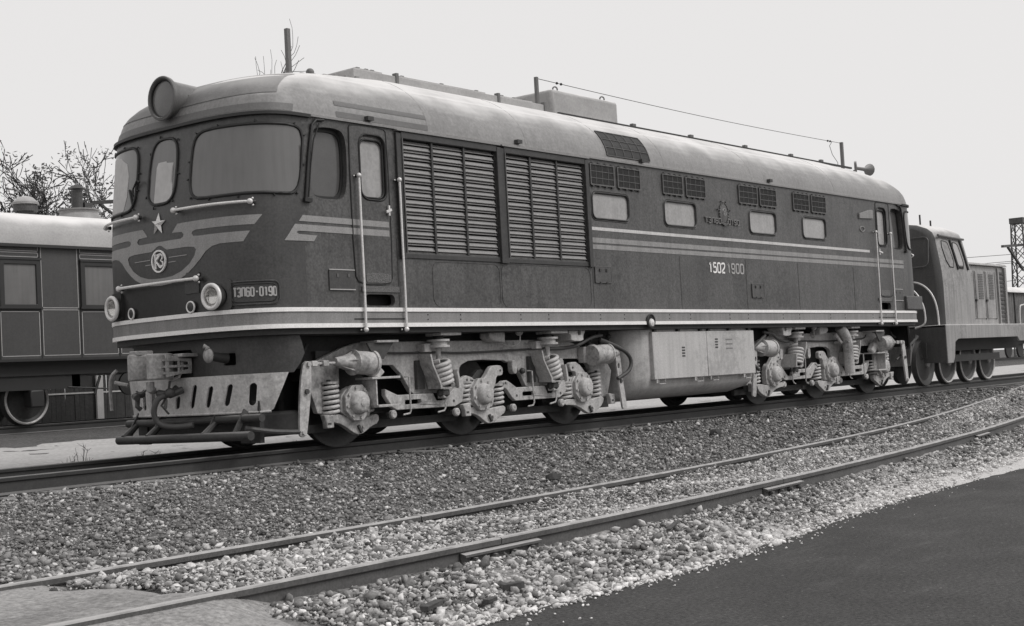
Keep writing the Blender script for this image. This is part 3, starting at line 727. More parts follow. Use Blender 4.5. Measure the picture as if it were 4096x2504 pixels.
def ribbon(pts, wd, fn, n=0):
    b = MB(); v = []
    for i, p_ in enumerate(pts):
        a = pts[max(i-1, 0)]; c = pts[min(i+1, len(pts)-1)]; dx, dz = c[0]-a[0], c[1]-a[1]; l = math.hypot(dx, dz) or 1
        nx, nz_ = -dz/l*wd/2, dx/l*wd/2
        for o_ in (.0, 1):
            v += [fn(p_[0]+nx, p_[1]+nz_, o_), fn(p_[0]-nx, p_[1]-nz_, o_)]
    f = []
    for i in range(len(pts)-1):
        k = i*4; f += [(k, k+1, k+5, k+4), (k+2, k+6, k+7, k+3), (k, k+4, k+6, k+2), (k+1, k+3, k+7, k+5)]
    f += [(0, 2, 3, 1), (len(v)-4, len(v)-3, len(v)-1, len(v)-2)]
    return b.add(v, f)
for z, a, b_ in ((2.318, .18, .50), (2.318, -.18, -.50), (2.262, .17, .30), (2.262, -.17, -.28)):
    ribbon([(a+(b_-a)*i/8, z) for i in range(9)], .007, lambda s, zz, o: nose(s, zz, .002+.004*o)).build('emblem_line', 'letter', LOCO, smooth=0)
# factory monogram in an oval ring
MG = MB(); fo = lambda s, zz, o: nose(s, zz, .004+.02*o)
ov = [(.128*math.cos(2*math.pi*i/36), 2.288+.124*math.sin(2*math.pi*i/36)) for i in range(37)]
mo = ribbon(ov, .018, fo).build('monogram', 'white', LOCO, smooth=30)
K = ribbon([(-.062, 2.375), (-.062, 2.20)], .02, fo); K.f and None
for pts in ([(-.062, 2.29), (.0, 2.345), (.03, 2.372)], [(-.045, 2.285), (.02, 2.215), (.05, 2.215)]):
    q = ribbon(pts, .02, fo); K.add(q.v, q.f)
q = ribbon([(-.02, 2.36), (.03, 2.372), (.075, 2.35), (.07, 2.315), (.035, 2.296), (.075, 2.275), (.085, 2.24), (.06, 2.222), (.04, 2.235)], .017, fo); K.add(q.v, q.f)
K.build('monogram_letter', 'white', mo, smooth=0)
MB().sheet(circ(0, 2.288, .118, 28, .114), on_nose(.005), on_nose(.0), step=.06).build('monogram_field', 'plate', mo, smooth=0)
# five-pointed star, faceted
sv = [nose(-.015, 2.727, .055)]; st = []
for i in range(10):
    a = math.pi/2+i*math.pi/5+.05; r_ = .138 if i % 2 == 0 else .052
    sv.append(nose(-.015-r_*math.cos(a)*1.0, 2.727+r_*math.sin(a), .012))
st = [(0, 1+i, 1+(i+1) % 10) for i in range(10)]
MB().add(sv, st).build('star', 'chrome', LOCO, smooth=0, recalc=False)

def lens_mat():
    if 'clear' in M: return M['clear']
    m = bpy.data.materials.new('clear_lens'); m.use_nodes = True; p = m.node_tree.nodes['Principled BSDF']; M['clear'] = m
    p.inputs['Base Color'].default_value = (.93, .93, .92, 1); p.inputs['Transmission Weight'].default_value = 1; p.inputs['Roughness'].default_value = .04; p.inputs['IOR'].default_value = 1.2
    return m
# --- dark lower panel, lamps, number plate
MB().sheet([(-.80, 1.645), (.80, 1.645), (.82, 1.96), (.80, 2.0), (-.78, 2.0), (-.82, 1.96)], on_nose(.006), on_nose(0), step=.1).build('front_panel', 'lower', LOCO, smooth=40)
MB().sheet([(.46, 1.865), (.69, 1.865), (.70, 2.10), (.50, 2.11), (.475, 2.07)], on_nose(.02), on_nose(0), step=.1).build('socket_cover', 'nosep', LOCO, smooth=40)
for rr in (False, True):
    for sg in (1, -1):
        c = Vector((LX-.005 if rr else .005, -sg*.955, 1.80)); ax = Vector((1, 0, 0)) if rr else Vector((-1, 0, 0)); ax = (ax+Vector((0, -sg*.10, 0))).normalized()
        hl = MB().lathe([(.128, -.10), (.136, -.09), (.138, .0), (.130, .0), (.126, -.085)], c, ax, 24, caps=False).build('headlight', 'nosep', LOCO, smooth=40)
        MB().ring(c+ax*.012, ax, .132, .024, 32, 10).build('lamp_ring', 'ring', hl, smooth=60)
        MB().lathe([(.118, .006), (.114, -.015), (.095, -.050), (.05, -.074), (.001, -.082)], c+ax*.004, ax, 24, caps=False).build('reflector', 'refl', hl, smooth=60)
        MB().lathe([(.118, .008), (.10, .018), (.05, .028), (.002, .032)], c, ax, 24).build('lens', lens_mat(), hl, smooth=60)
        h_ = [p for p in circ(0, 0, 1)]
        # square housing behind the lamp
        MB().sheet(rrect(sg*.975-.17, sg*.975+.17, 1.645, 1.985, .05), on_nose(.04, rear=rr), on_nose(0, rear=rr), [circ(sg*.975, 1.80, .122, 24)], step=.1).build('lamp_housing', 'nosep' if sg > 0 else 'lower', hl, smooth=40)
        c2 = Vector(nose(sg*.568, 1.708, .008, rear=rr))
        sl_ = MB().lathe([(.062, -.02), (.062, .03), (.05, .034), (.002, .036)], c2, ax, 22).build('marker_light', 'lower', LOCO, smooth=40)
        MB().ring(c2+ax*.03, ax, .062, .011, 26, 8).build('marker_ring', 'ring', sl_, smooth=60)
pl = MB().sheet(rrect(1.105, 1.675, 1.688, 1.948, .07), on_nose(.012), on_nose(-.01), step=.09).build('number_plate', 'nosep', LOCO, smooth=40)
MB().tube([nose(s, z, .014) for s, z in resample(rrect(1.105, 1.675, 1.688, 1.948, .07), .05)], .011, 6, closed=True).build('plate_rim', 'nosep', pl, smooth=60)
MB().tube([nose(s, z, .014) for s, z in resample(rrect(1.135, 1.645, 1.718, 1.918, .06), .05)], .008, 6, closed=True).build('plate_rim', 'plate', pl, smooth=60)
GLY = {'Т': [[(0, 1), (.62, 1)], [(.31, 1), (.31, 0)]],
 'Э': [[(0, .84), (.04, .96), (.15, 1), (.46, 1), (.58, .95), (.62, .82), (.62, .18), (.58, .05), (.46, 0), (.15, 0), (.04, .04), (0, .16)], [(.2, .5), (.62, .5)]],
 'П': [[(0, 0), (0, 1)], [(0, 1), (.62, 1)], [(.62, 1), (.62, 0)]],
 '6': [[(.6, .86), (.57, .95), (.46, 1), (.16, 1), (.04, .95), (0, .84), (0, .16), (.04, .05), (.16, 0), (.46, 0), (.58, .05), (.62, .16), (.62, .40), (.58, .51), (.46, .56), (0, .56)]],
 '0': [[(.16, 0), (.46, 0), (.58, .05), (.62, .16), (.62, .84), (.58, .95), (.46, 1), (.16, 1), (.04, .95), (0, .84), (0, .16), (.04, .05), (.16, 0)]],
 '-': [[(.12, .5), (.50, .5)]],
 '1': [[(.14, .82), (.36, 1)], [(.36, 1), (.36, 0)]],
 '9': [[(.02, .14), (.05, .05), (.16, 0), (.46, 0), (.58, .05), (.62, .16), (.62, .84), (.58, .95), (.46, 1), (.16, 1), (.04, .95), (0, .84), (0, .60), (.04, .49), (.16, .44), (.62, .44)]],
 '5': [[(.60, 1), (.05, 1)], [(.05, 1), (.03, .56)], [(.03, .56), (.42, .60), (.57, .54), (.62, .42), (.62, .16), (.58, .05), (.46, 0), (.16, 0), (.04, .05), (0, .14)]],
 '2': [[(0, .84), (.04, .95), (.16, 1), (.46, 1), (.58, .95), (.62, .84), (.62, .66), (.56, .54), (.06, .14), (0, 0)], [(0, 0), (.64, 0)]]}
def text_on(txt, s0, z0, wd, ht, fn, d, name, m, parent, stroke=.16):
    """block stencil lettering laid out as raised strokes"""
    b = MB(); adv = .92; tot = adv*len(txt)-.30; kx = wd/tot; sw = stroke*ht
    for i_, ch in enumerate(txt):
        for pl_ in GLY[ch]:
            pts = [(s0+(i_*adv+px)*kx*1.0, z0+sw/2+pz*(ht-sw)) for px, pz in pl_]
            q = ribbon(pts, sw, lambda a, c_, o: fn(a, c_, 2*d*o)); b.add(q.v, q.f)
    return b.build(name, m, parent, smooth=0)
text_on('ТЭП60-0190', 1.165, 1.772, .475, .113, lambda s, z, o: nose(s, z, .012+o), .004, 'number_lettering', 'letter', pl)

# --- handrails with ball ends
def handrail(pts, r, name, knobs=True, m='chrome', brk=.07, into=(0, 1, 0)):
    h = MB().tube(pts, r, 9).build(name, m, LOCO, smooth=60)
    for p_ in (pts[0], pts[-1]):
        p_ = Vector(p_); q = MB().ball(p_, r*2.0, 8); i_ = Vector(into)
        q.build('ball_end', m, h, smooth=60)
        MB().cyl(p_, p_+i_*brk, r*.9, r*1.5, 8).build('rail_bracket', 'under', h)
        up = Vector((0, 0, 1)) if abs((Vector(pts[-1])-Vector(pts[0])).normalized().z) < .5 else Vector((1, 0, 0))
        for sg in (-1, 1): MB().ball(p_+i_*brk*.6+up*sg*r*2.3, r*.75, 6).build('rail_bolt', m, h, smooth=60)
    return h
for x in (1.768, 2.465, LX-1.768, LX-2.465): handrail([(x, -1.60, 3.23), (x, -1.60, 2.5), (x+.004, -1.60, 1.9), (x, -1.60, 1.373)], .0155, 'door_handrail', brk=.08)
for sg in (1, -1):
    handrail([nose(sg*(.36+1.03*i/10), 2.845, .085) for i in range(11)], .017, 'window_handrail', into=(1, 0, 0))
    handrail([nose(sg*(.36+1.03*i/10), 2.845, .085, rear=True) for i in range(11)], .017, 'window_handrail', into=(-1, 0, 0))
handrail([nose(-.75+1.47*i/10, 2.024, .09) for i in range(11)], .018, 'nose_handrail', into=(1, 0, 0))

# --- side windows, doors, cab glass
for loop, nm in ((H_cab, 'cab_window'), (H_cabr, 'cab_window')):
    rev = nm and loop is H_cabr
    cx_ = LX-1.30 if rev else 1.30
    def shr(p, k=.93): return (cx_+(p[0]-cx_)*k, 3.34+(p[1]-3.34)*k)
    g = MB().prism([shr(p, 1.02) for p in loop], -1.452, -1.44).build(nm, 'glassside', LOCO, smooth=0)
    MB().prism([shr(p, 1.03) for p in loop], -1.47, -1.455, [[shr(p, .90) for p in loop]]).build('window_frame', 'rubber', g, smooth=0)
for rev in (False, True):
    fx = (lambda x: LX-x) if rev else (lambda x: x)
    dl = chaikin([(1.675, 2.05), (1.675, 3.80), (1.72, 3.86), (2.26, 3.86), (2.325, 3.80), (2.325, 2.03), (2.26, 1.925), (1.75, 1.925)], 1)
    dloop = [(fx(x), z) for x, z in dl]
    dr = MB().prism(dloop, -1.546, -1.541, [[(fx(x), z) for x, z in H_door]]).build('cab_door', 'body', LOCO, smooth=0)
    MB().tube([(x, -1.545, z) for x, z in resample(dloop, .1)], .010, 5, closed=True).build('door_seam', 'rubber', dr, smooth=60)
    MB().prism([(fx(x), z) for x, z in H_door], -1.500, -1.49).build('door_glass', 'glassl', dr, smooth=0)
    for k, ins in ((.0, -1.546), (.028, -1.52)):
        lp = [(fx(x), z) for x, z in rrect(1.84+k, 2.285-k, 2.955+k, 3.755-k*2.2, .13-k)]
        MB().tube([(x, ins, z) for x, z in resample(lp, .06)], .014, 6, closed=True).build('door_gasket', 'rubber', dr, smooth=60)
    hh = MB().bar((fx(2.285), -1.57, 2.90), (fx(2.285), -1.57, 2.775), .022); hh.bar((fx(2.21), -1.60, 2.815), (fx(2.32), -1.575, 2.85), .018, .03); hh.build('door_handle', 'chrome', dr)
    kp = MB().prism(rrect(fx(1.86) if not rev else fx(2.29), fx(2.29) if not rev else fx(1.86), 1.945, 2.06, .04), -1.552, -1.546).build('kick_plate', mat('tread_plate', .15, .4, .08, 60, fine=(90, .5), bump=.6, bump_scale=70), dr, smooth=0)
    MB().prism(rrect(min(fx(1.78), fx(2.42)), max(fx(1.78), fx(2.42)), 1.83, 1.90, .01), -1.556, -1.541).build('step_plate', MATS['tread_plate'], LOCO, smooth=0)
    MB().bar((fx(1.62), -1.565, 1.505), (fx(2.50), -1.565, 1.505), .006, .012).build('step_edge', 'under', LOCO)
    tl = MB().box(min(fx(1.25), fx(1.66)), max(fx(1.25), fx(1.66)), -1.558, -1.535, 1.855, 2.083).build('socket_hatch', 'nosep', LOCO, smooth=0, bevel=.006)
    for z in (1.853, 2.087): MB().bar((fx(1.25), -1.56, z), (fx(1.66), -1.56, z), .010, .012).build('hatch_edge', 'letter', tl)
    for x in (1.38, 1.56): MB().box(fx(x)-.015, fx(x)+.015, -1.565, -1.555, 2.0, 2.04).build('hatch_clip', 'gbar', tl)
for i, (a, b_) in enumerate(WIN):
    g = MB().prism(rrect(a+.02, b_-.02, 2.99, 3.37, .085), -1.525, -1.515).build('engine_room_window', 'glassl', LOCO, smooth=0)
    MB().tube([(x, -1.545, z) for x, z in resample(rrect(a+.015, b_-.015, 2.985, 3.375, .095), .08)], .016, 6, closed=True).build('window_frame', 'frame', g, smooth=60)
    MB().tube([(x, -1.542, z) for x, z in resample(rrect(a-.012, b_+.012, 2.96, 3.40, .11), .08)], .008, 6, closed=True).build('window_frame', 'gbar', g, smooth=60)
for a, b_ in GR:
    g = MB().prism(rrect(a+.02, b_-.02, 3.49, 3.79, .02), -1.552, -1.541).build('air_grille', 'grille', LOCO, smooth=0)
    q = MB()
    q.prism(rrect(a, b_, 3.475, 3.805, .02), -1.566, -1.541, [rrect(a+.024, b_-.024, 3.498, 3.782, .015)])
    q.build('grille_frame', 'gbar', g, smooth=0, bevel=.004)
    for k in (1, 2): MB().bar((a+.02, -1.556, 3.49+.1*k), (b_-.02, -1.556, 3.49+.1*k), .008, .010).build('grille_bar', 'gbar', g)
    for k in (1, 2, 3): MB().bar((a+(b_-a)*k/4, -1.557, 3.49), (a+(b_-a)*k/4, -1.557, 3.79), .006, .008).build('grille_bar', 'gbar', g)
    q = MB()
    n_ = 26
    for k in range(n_): x = a+.03+(b_-a-.06)*k/(n_-1); q.box(x-.003, x+.003, -1.556, -1.551, 3.5, 3.78)
    tag(q.build('grille_wires', 'frame', g, smooth=0), kind='stuff')
    for k in range(4):
        for z in (3.81, 3.468): MB().box(a+.06+(b_-a-.12)*k/3-.02, a+.06+(b_-a-.12)*k/3+.02, -1.57, -1.541, z-.011, z+.011).build('grille_clip', 'frame', g, smooth=0)

# --- the two louver panels
LV = None
for a, b_, vb in ((2.56, 4.40, (3.137, 3.757)), (4.57, 6.41, (5.152, 5.761))):
    lp = MB().prism([(a-.01, 2.33), (b_+.01, 2.33), (b_+.01, 3.81), (a-.01, 3.81)], -1.42, -1.40).build('louver_panel', 'black', LOCO, smooth=0)
    cols = [a+.02, vb[0], vb[1], b_-.02]
    for k in range(29):
        z = 2.352+.0492*k
        for c0, c1 in zip(cols, cols[1:]):
            if LV is None:
                q = MB(); prof = [(-.100, -.0265), (-.120, -.0265), (-.120, -.019), (-.108, -.016), (-.086, .021), (-.078, .021), (-.078, .015), (-.096, -.018)]
                q.sheet([(y, zz) for y, zz in prof], lambda y, zz: (-.5, y, zz), lambda y, zz: (.5, y, zz))
                LV = q.build('louver_slat', 'slat', lp, smooth=0); LV.location = ((c0+c1)/2, -1.415, z); LV.scale = (c1-c0-.012, 1, 1)
            else: copy_at(LV, lp, ((c0+c1)/2, -1.415-(.010 if k % 2 else 0), z+random.uniform(-.0015, .0015)), (random.uniform(-.03, .03)+(.10 if k % 2 else -.04), 0, 0), (c1-c0-.012, 1, 1))
    for x in vb: MB().box(x-.016, x+.016, -1.555, -1.43, 2.34, 3.78).build('louver_bar', 'frame', lp, smooth=0)
    fr = MB()
    fr.box(a-.09, a-.005, -1.575, -1.541, 2.25, 3.83).build('louver_frame', 'frame', lp, smooth=0, bevel=.005)
    MB().box(b_+.005, b_+.09, -1.585, -1.541, 2.25, 3.83).build('louver_frame', 'frame', lp, smooth=0, bevel=.005)
    MB().box(a-.003, b_+.003, -1.58, -1.45, 3.765, 3.85).build('louver_frame', 'frame', lp, smooth=0, bevel=.005)
    MB().box(a-.003, b_+.003, -1.556, -1.45, 2.262, 2.322).build('louver_frame', 'frame', lp, smooth=0, bevel=.005)
    MB().box(a-.1, b_+.1, -1.60, -1.541, 3.852, 3.868).build('louver_ledge', 'slat', lp, smooth=0)
    MB().box(a-.004, a+.012, -1.59, -1.45, 2.33, 3.765).build('louver_edge', 'gbar', lp, smooth=0)
# --- stripes along the side
def stripe(poly, m, name='side_stripe', y=-1.5455): return MB().prism(poly, y, -1.538).build(name, m, LOCO, smooth=0)
def sside(poly, m): return MB().sheet(poly, on_nose(.0075), on_nose(.001), step=.12).build('side_stripe', m, LOCO, smooth=40)
def X2S(x): return SL+(x-XE)
D0 = X2S(2.295)
sside([(1.975, 2.636), (D0, 2.630), (D0, 2.70), (2.04, 2.708)], 'wing')
sside([(1.768, 2.405), (2.193, 2.409), (2.245, 2.478), (1.968, 2.484), (1.93, 2.505), (1.968, 2.522), (D0, 2.518), (D0, 2.594), (1.917, 2.60)], 'wing')
for z0, z1, m_ in ((2.808, 2.856, 'pale'), (2.623, 2.698, 'cream'), (2.527, 2.595, 'cream')):
    xr = 16.0 if m_ == 'pale' else 16.35
    stripe([(6.525, z0), (xr, z0), (xr, z1), (6.525, z1)], m_)
    if m_ != 'pale': sside([(X2S(17.05)-16.12+.0, z0), (X2S(17.05)-16.11, z0), (X2S(17.05)-16.11, z1), (X2S(17.05)-16.12, z1)], m_) if False else stripe([(16.42, z0), (17.6, z0), (17.6, z1), (16.42, z1)], m_, y=-1.549)
# thin panel seams and pressed welds
for x in (2.42, 6.51, 8.9, 11.0, 12.9, 15.2):
    MB().box(x-.003, x+.003, -1.543, -1.535, 1.65, 2.50).build('panel_seam', 'under', LOCO, smooth=0)
MB().tube([(x, -1.541, z) for x, z in resample(rrect(4.42, 6.45, 1.66, 2.245, .12), .15)], .006, 5, closed=True).build('panel_seam', 'body', LOCO)
MB().tube([(x, -1.541, z) for x, z in resample(rrect(3.05, 4.38, 1.66, 2.235, .12), .15)], .006, 5, closed=True).build('panel_seam', 'body', LOCO)
# hatches and filler port
for a, b_, z0, z1 in ((6.56, 6.965, 2.032, 2.268), (11.165, 11.575, 1.857, 2.092)):
    h = MB().prism(rrect(a, b_, z0, z1, .012), -1.556, -1.541).build('side_hatch', 'body', LOCO, smooth=0, bevel=.004)
    MB().tube([(x, -1.554, z) for x, z in resample(rrect(a, b_, z0, z1, .012), .1)], .008, 5, closed=True).build('hatch_rim', 'gbar', h)
    for x in (a+.12, b_-.12):
        MB().box(x-.02, x+.02, -1.57, -1.55, z1-.075, z1-.03).build('hatch_clip', 'frame', h); MB().box(x-.02, x+.02, -1.57, -1.55, z0-.012, z0+.012).build('hatch_hinge', 'frame', h)
pt = MB().lathe([(.002, 0), (.098, 0), (.098, .004), (.002, .004)], (7.917, -1.578, 1.455), (0, -1, 0), 24).build('filler_port', 'black', LOCO, smooth=0)
MB().ring((7.917, -1.582, 1.455), (0, 1, 0), .102, .014, 26, 7).build('port_rim', 'under', pt, smooth=60)
MB().lathe([(.064, 0), (.055, .02), (.02, .03), (.002, .032)], (7.925, -1.583, 1.430), (0, -1, 0), 18).build('filler_cap', 'chrome', pt)
# raised side number, crest and painted number
text_on('ТЭП60', 9.735, 3.083, .50, .100, lambda x, z, o: (x, -1.543-o, z), .012, 'raised_lettering', mat('raised_letter', .19, .4, .15, 20), LOCO)
text_on('0190', 10.475, 3.083, .36, .100, lambda x, z, o: (x, -1.543-o, z), .012, 'raised_lettering', MATS['raised_letter'], LOCO)
text_on('1502', 9.79, 2.250, .50, .185, lambda x, z, o: (x, -1.5425-o, z), .002, 'painted_number', 'white', LOCO)
text_on('1900', 10.375, 2.250, .54, .185, lambda x, z, o: (x, -1.5425-o, z), .002, 'painted_number', mat('worn_number', .44, .6, .30, 20, fine=(60, .3)), LOCO)
cr = MB().lathe([(.002, 0), (.13, 0), (.13, .012), (.10, .02), (.002, .03)], (10.36, -1.541, 3.27), (0, -1, 0), 24)
cr.v = [(10.36+(x-10.36)*.95, y, 3.27+(z-3.27)*1.25) for x, y, z in cr.v]
cr = cr.build('crest', 'gbar', LOCO, smooth=40)
q = MB()
for i in range(22):
    a = math.pi*2*i/22
    if abs(math.sin(a)-1) < .08: continue
    c = Vector((10.36+.142*math.cos(a), -1.556, 3.265+.175*math.sin(a))); d = Vector((-math.sin(a)*.8, 0, math.cos(a)))
    q.tube([c-d*.03, c, c+d*.03], [.004, .016, .004], 6)
q.build('crest_wreath', 'gbar', cr)
q = MB().ring((10.36, -1.565, 3.29), (0, 1, 0), .058, .008, 18, 6); q.tube([(10.33, -1.57, 3.24), (10.39, -1.57, 3.33)], .007, 5); q.tube([(10.385, -1.57, 3.24), (10.325, -1.57, 3.31)], .007, 5)
q.build('crest_relief', 'slat', cr)
q = MB()
for i in range(9):
    x = -.10+.2*i/8; q.box(10.36+x-.014, 10.36+x+.014, -1.57, -1.545, 3.055+abs(x)*.35, 3.085+abs(x)*.35)
q.build('crest_ribbon', 'gbar', cr)
sv = [(10.36, -1.575, 3.455)]+[(10.36-(.035 if i % 2 == 0 else .014)*math.cos(math.pi/2+i*math.pi/5), -1.556, 3.455+(.035 if i % 2 == 0 else .014)*math.sin(math.pi/2+i*math.pi/5)) for i in range(10)]
MB().add(sv, [(0, 1+i, 1+(i+1) % 10) for i in range(10)]).build('crest_star', 'slat', cr, smooth=0)
for dx, dz in ((-.2, .06), (.2, .06), (-.075, .2), (.075, .2)): MB().cyl((10.36+dx, -1.54, 3.27+dz), (10.36+dx, -1.57, 3.27+dz), .014, n=8).build('crest_stud', 'gbar', cr)
# bell-shaped tail signal bracket by the rear door
MB().prism([(15.58, 3.475), (16.2, 3.50), (16.2, 3.68), (16.02, 3.665), (15.58, 3.575)], -1.575, -1.541).build('signal_plate', 'sole', LOCO, smooth=0, bevel=.006)
MB().tube([(x, -1.545, z) for x, z in resample(circ(15.72, 3.27, .10, 16, .05), .06)], .012, 5, closed=True).build('painted_mark', 'cream', LOCO)
MB().box(17.55, LX-.35, -1.60, -1.52, 1.66, 1.95).build('rear_corner_box', 'body', LOCO, bevel=.02)
# rivets on the sole band
for i, x in enumerate(np.arange(2.9, 17.5, .62)):
    for z in (1.495, 1.555):
        if (i*7+int(z*1000)) % 3: MB().ball((float(x), -1.562, z), .009, 5).build('rivet', 'under', LOCO)
# --- roof furniture
lampc = Vector((.175, 0, 4.235))
lp = MB().lathe([(.20, .75), (.215, .35), (.222, .10), (.235, .03), (.262, .0), (.262, -.03), (.236, -.042), (.228, -.030), (.226, .0), (.002, .0)], lampc, (1, 0, -.03), 32).build('roof_headlight', 'roofdark', LOCO, smooth=40)
MB().lathe([(.002, -.026), (.12, -.022), (.218, -.006), (.218, .02)], lampc, (1, 0, -.03), 32).build('lamp_lens', mat('roof_lens', .13, .25, .10, 4, fine=(50, .1)), lp, smooth=50)
MB().ring(lampc+Vector((-.016, 0, 0)), (1, 0, 0), .224, .012, 36, 6).build('lens_gasket', 'rubber', lp)
MB().ring(lampc+Vector((-.03, 0, 0)), (1, 0, 0), .252, .016, 36, 8).build('lamp_bezel', 'roofdark', lp)
MB().tube([(.40, -.0, 4.16), (.60, 0, 4.22), (1.0, 0, 4.30)], [.25, .22, .12], 16).build('lamp_fairing', 'roofdark', LOCO, smooth=60)
lpr = MB().lathe([(.20, .6), (.222, .10), (.262, .0), (.262, -.03), (.002, -.03)], (LX-.175, 0, 4.235), (-1, 0, -.03), 28).build('roof_headlight', 'roofdark', LOCO, smooth=40)
pc = [(1.62, -.56, 4.595), (2.86, -.56, 4.70), (2.86, .40, 4.775), (1.62, .40, 4.655)]
pnl = MB().add([(x, y, z+dz) for dz in (-.03, .03) for x, y, z in pc], [(0, 3, 2, 1), (4, 5, 6, 7), (0, 1, 5, 4), (1, 2, 6, 5), (2, 3, 7, 6), (3, 0, 4, 7)]).build('roof_hatch', 'roofbox', LOCO, bevel=.008)
for k in range(7):
    t_ = k/6; x, z = 1.66+1.16*t_, 4.60+.102*t_; MB().box(x-.028, x+.028, -.60, -.54, z, z+.055).build('hatch_clip', 'slat', pnl)
MB().box(1.98, 2.04, -.20, -.14, 4.62, 5.345).build('aerial_mast', 'roofdark', LOCO, bevel=.006)
MB().ball((2.30, -.25, 4.80), .055, 8).build('roof_vent', 'roofdark', LOCO)
# radiator shaft covers
for a, b_ in ((2.78, 3.60), (3.63, 5.75), (5.78, 6.86)):
    c = MB().box(a, b_, -.56, .56, 4.70, 4.868).build('shaft_cover', 'roofbox', LOCO, bevel=.008)
    MB().box(a+.12, b_-.18, -.46, .46, 4.865, 4.915).build('cover_lid', 'roofbox', c, bevel=.006)
    for x in (a+.25, (a+b_)/2, b_-.3): MB().box(x-.03, x+.03, -.40, -.34, 4.913, 4.945).build('lid_clip', 'roofdark', c)
    MB().box(b_-.03, b_+.02, -.575, -.50, 4.73, 4.91).build('cover_bracket', 'roofdark', c)
bx = MB().box(7.10, 8.90, -.52, .52, 4.70, 5.17).build('exhaust_housing', 'roofbox', LOCO, bevel=.06)
for x in (7.35, 8.62):
    MB().ring((x, -.40, 5.20), (0.4, 1, 0), .042, .012, 16, 6).build('lifting_eye', 'roofdark', bx)
for sg in (-1, 1):
    b = MB(); b.box(7.0, 17.2, sg*.70-.02, sg*.70+.02, 4.712, 4.748).build('roof_seam', 'rubber', LOCO)
    for x in (9.1, 10.9, 12.8, 14.6, 15.9): MB().box(x-.05, x+.05, sg*.66-.03, sg*.66+.03, 4.74, 4.80).build('roof_clamp', 'roofdark', LOCO)
for x in (2.02, 4.9, 7.95, 12.0): MB().box(x-.05, x+.05, -1.60, -1.52, 3.925, 3.975).build('roof_lug', 'frame', LOCO)
p1 = MB().box(6.86, 6.91, -.42, -.37, 4.80, 5.335).build('aerial_post', 'roofdark', LOCO)
p2 = MB().box(17.20, 17.26, -.53, -.47, 4.75, 5.315).build('aerial_post', 'roofdark', LOCO)
wp = [Vector((6.89, -.395, 5.315)).lerp(Vector((17.23, -.5, 5.295)), i/24) for i in range(25)]
wp = [v-Vector((0, 0, .05*math.sin(math.pi*i/24))) for i, v in enumerate(wp)]
MB().tube(wp, .0055, 5).build('aerial_wire', 'rubber', LOCO)
for k in (1, 23):
    for t_ in (.2, .45): MB().ball(wp[k].lerp(wp[k+(1 if k == 1 else -1)], t_), .022, 6).build('wire_insulator', 'rubber', LOCO)
MB().tube([wp[23], wp[23]+Vector((-.13, 0, -.10)), wp[23]+Vector((-.02, 0, -.28)), (17.0, -.5, 4.86), (17.0, -.5, 4.80)], .006, 5).build('aerial_lead', 'rubber', LOCO)
hn = MB().tube([(17.75, -.55, 4.80), (18.05, -.60, 4.79), (18.15, -.62, 4.79), (18.25, -.63, 4.79)], [.035, .04, .07, .135], 14).build('horn', 'roofdark', LOCO)
MB().lathe([(.002, -.03), (.125, -.03), (.13, .02), (.002, .03)], (17.75, -.55, 4.82), (.45, -1, 0), 20).build('horn_disc', 'roofdark', hn)
MB().cyl((17.75, -.5, 4.62), (17.75, -.52, 4.76), .03).build('horn_foot', 'roofdark', hn)
# curved roof grille
b = MB(); ys = None
def rpt(x, z, off): return (x, -(float(np.interp(z, RZ, RW))+off), z+off*.6)
zz = np.linspace(3.955, 4.36, 10); v = [rpt(x, float(z), .008) for z in zz for x in (7.05, 8.20)]
rg = b.add(v, [(i*2, i*2+1, i*2+3, i*2+2) for i in range(9)]).build('roof_grille', 'grille', LOCO, smooth=60, recalc=False)
for z in (3.955, 4.09, 4.225, 4.36): MB().tube([rpt(7.05+1.15*i/4, z, .012) for i in range(5)], .007, 5).build('grille_bar', 'gbar', rg)
for x in np.linspace(7.05, 8.20, 6): MB().tube([rpt(float(x), float(z), .012) for z in zz], .007, 5).build('grille_bar', 'gbar', rg)
q = MB()
for x in np.linspace(7.07, 8.18, 44): q.tube([rpt(float(x), float(z), .010) for z in zz[::3]], .003, 4)
tag(q.build('grille_wires', 'frame', rg), kind='stuff')
# roof panel joints
for x in (3.1, 5.1, 7.0, 8.6, 11.4, 14.6):
    MB().tube([rpt(x, float(z), -.002) for z in np.linspace(3.92, 4.70, 14)], .006, 5).build('roof_joint', 'roof', LOCO)

# --- front skirt, plough, coupler, footboards
skh = [rrect(-.25, .26, .865, 1.235, .05), rrect(.80, .98, 1.02, 1.16, .02)]
MB().sheet([(-1.75, 1.36), (-1.62, .90), (1.68, .905), (1.76, 1.0), (1.83, 1.12), (1.80, 1.25), (1.76, 1.36)], on_nose(0, dx=.22, ky=.955), on_nose(-.03, dx=.22, ky=.955), skh, step=.1).build('front_skirt', 'nosep', LOCO, smooth=40)
MB().sheet([(-1.75, 1.36), (-1.62, .90), (1.62, .90), (1.75, 1.36)], on_nose(0, dx=.22, ky=.955, rear=True), on_nose(-.03, dx=.22, ky=.955, rear=True), step=.12).build('rear_skirt', 'nosep', LOCO, smooth=40)
def slot(s, z0, z1, lean, wd=.085):
    z0 -= .02; z1 += .02; lean += .035
    return [(s+a*1.0+lean*((z-z0)/(z1-z0)), z) for a, z in [(p[0], p[1]) for p in rrect(-wd/2, wd/2, z0, z1, wd/2-.002, 4)]]
ploughh = [slot(.27, .565, .80, .09), slot(.56, .565, .775, .08), slot(.87, .575, .785, .07), slot(1.22, .57, .785, .02, .095), slot(-.02, .565, .68, .03), slot(-.27, .56, .66, .02), slot(-.52, .56, .78, .02), slot(-.74, .56, .78, .01), slot(-.95, .56, .70, 0)]
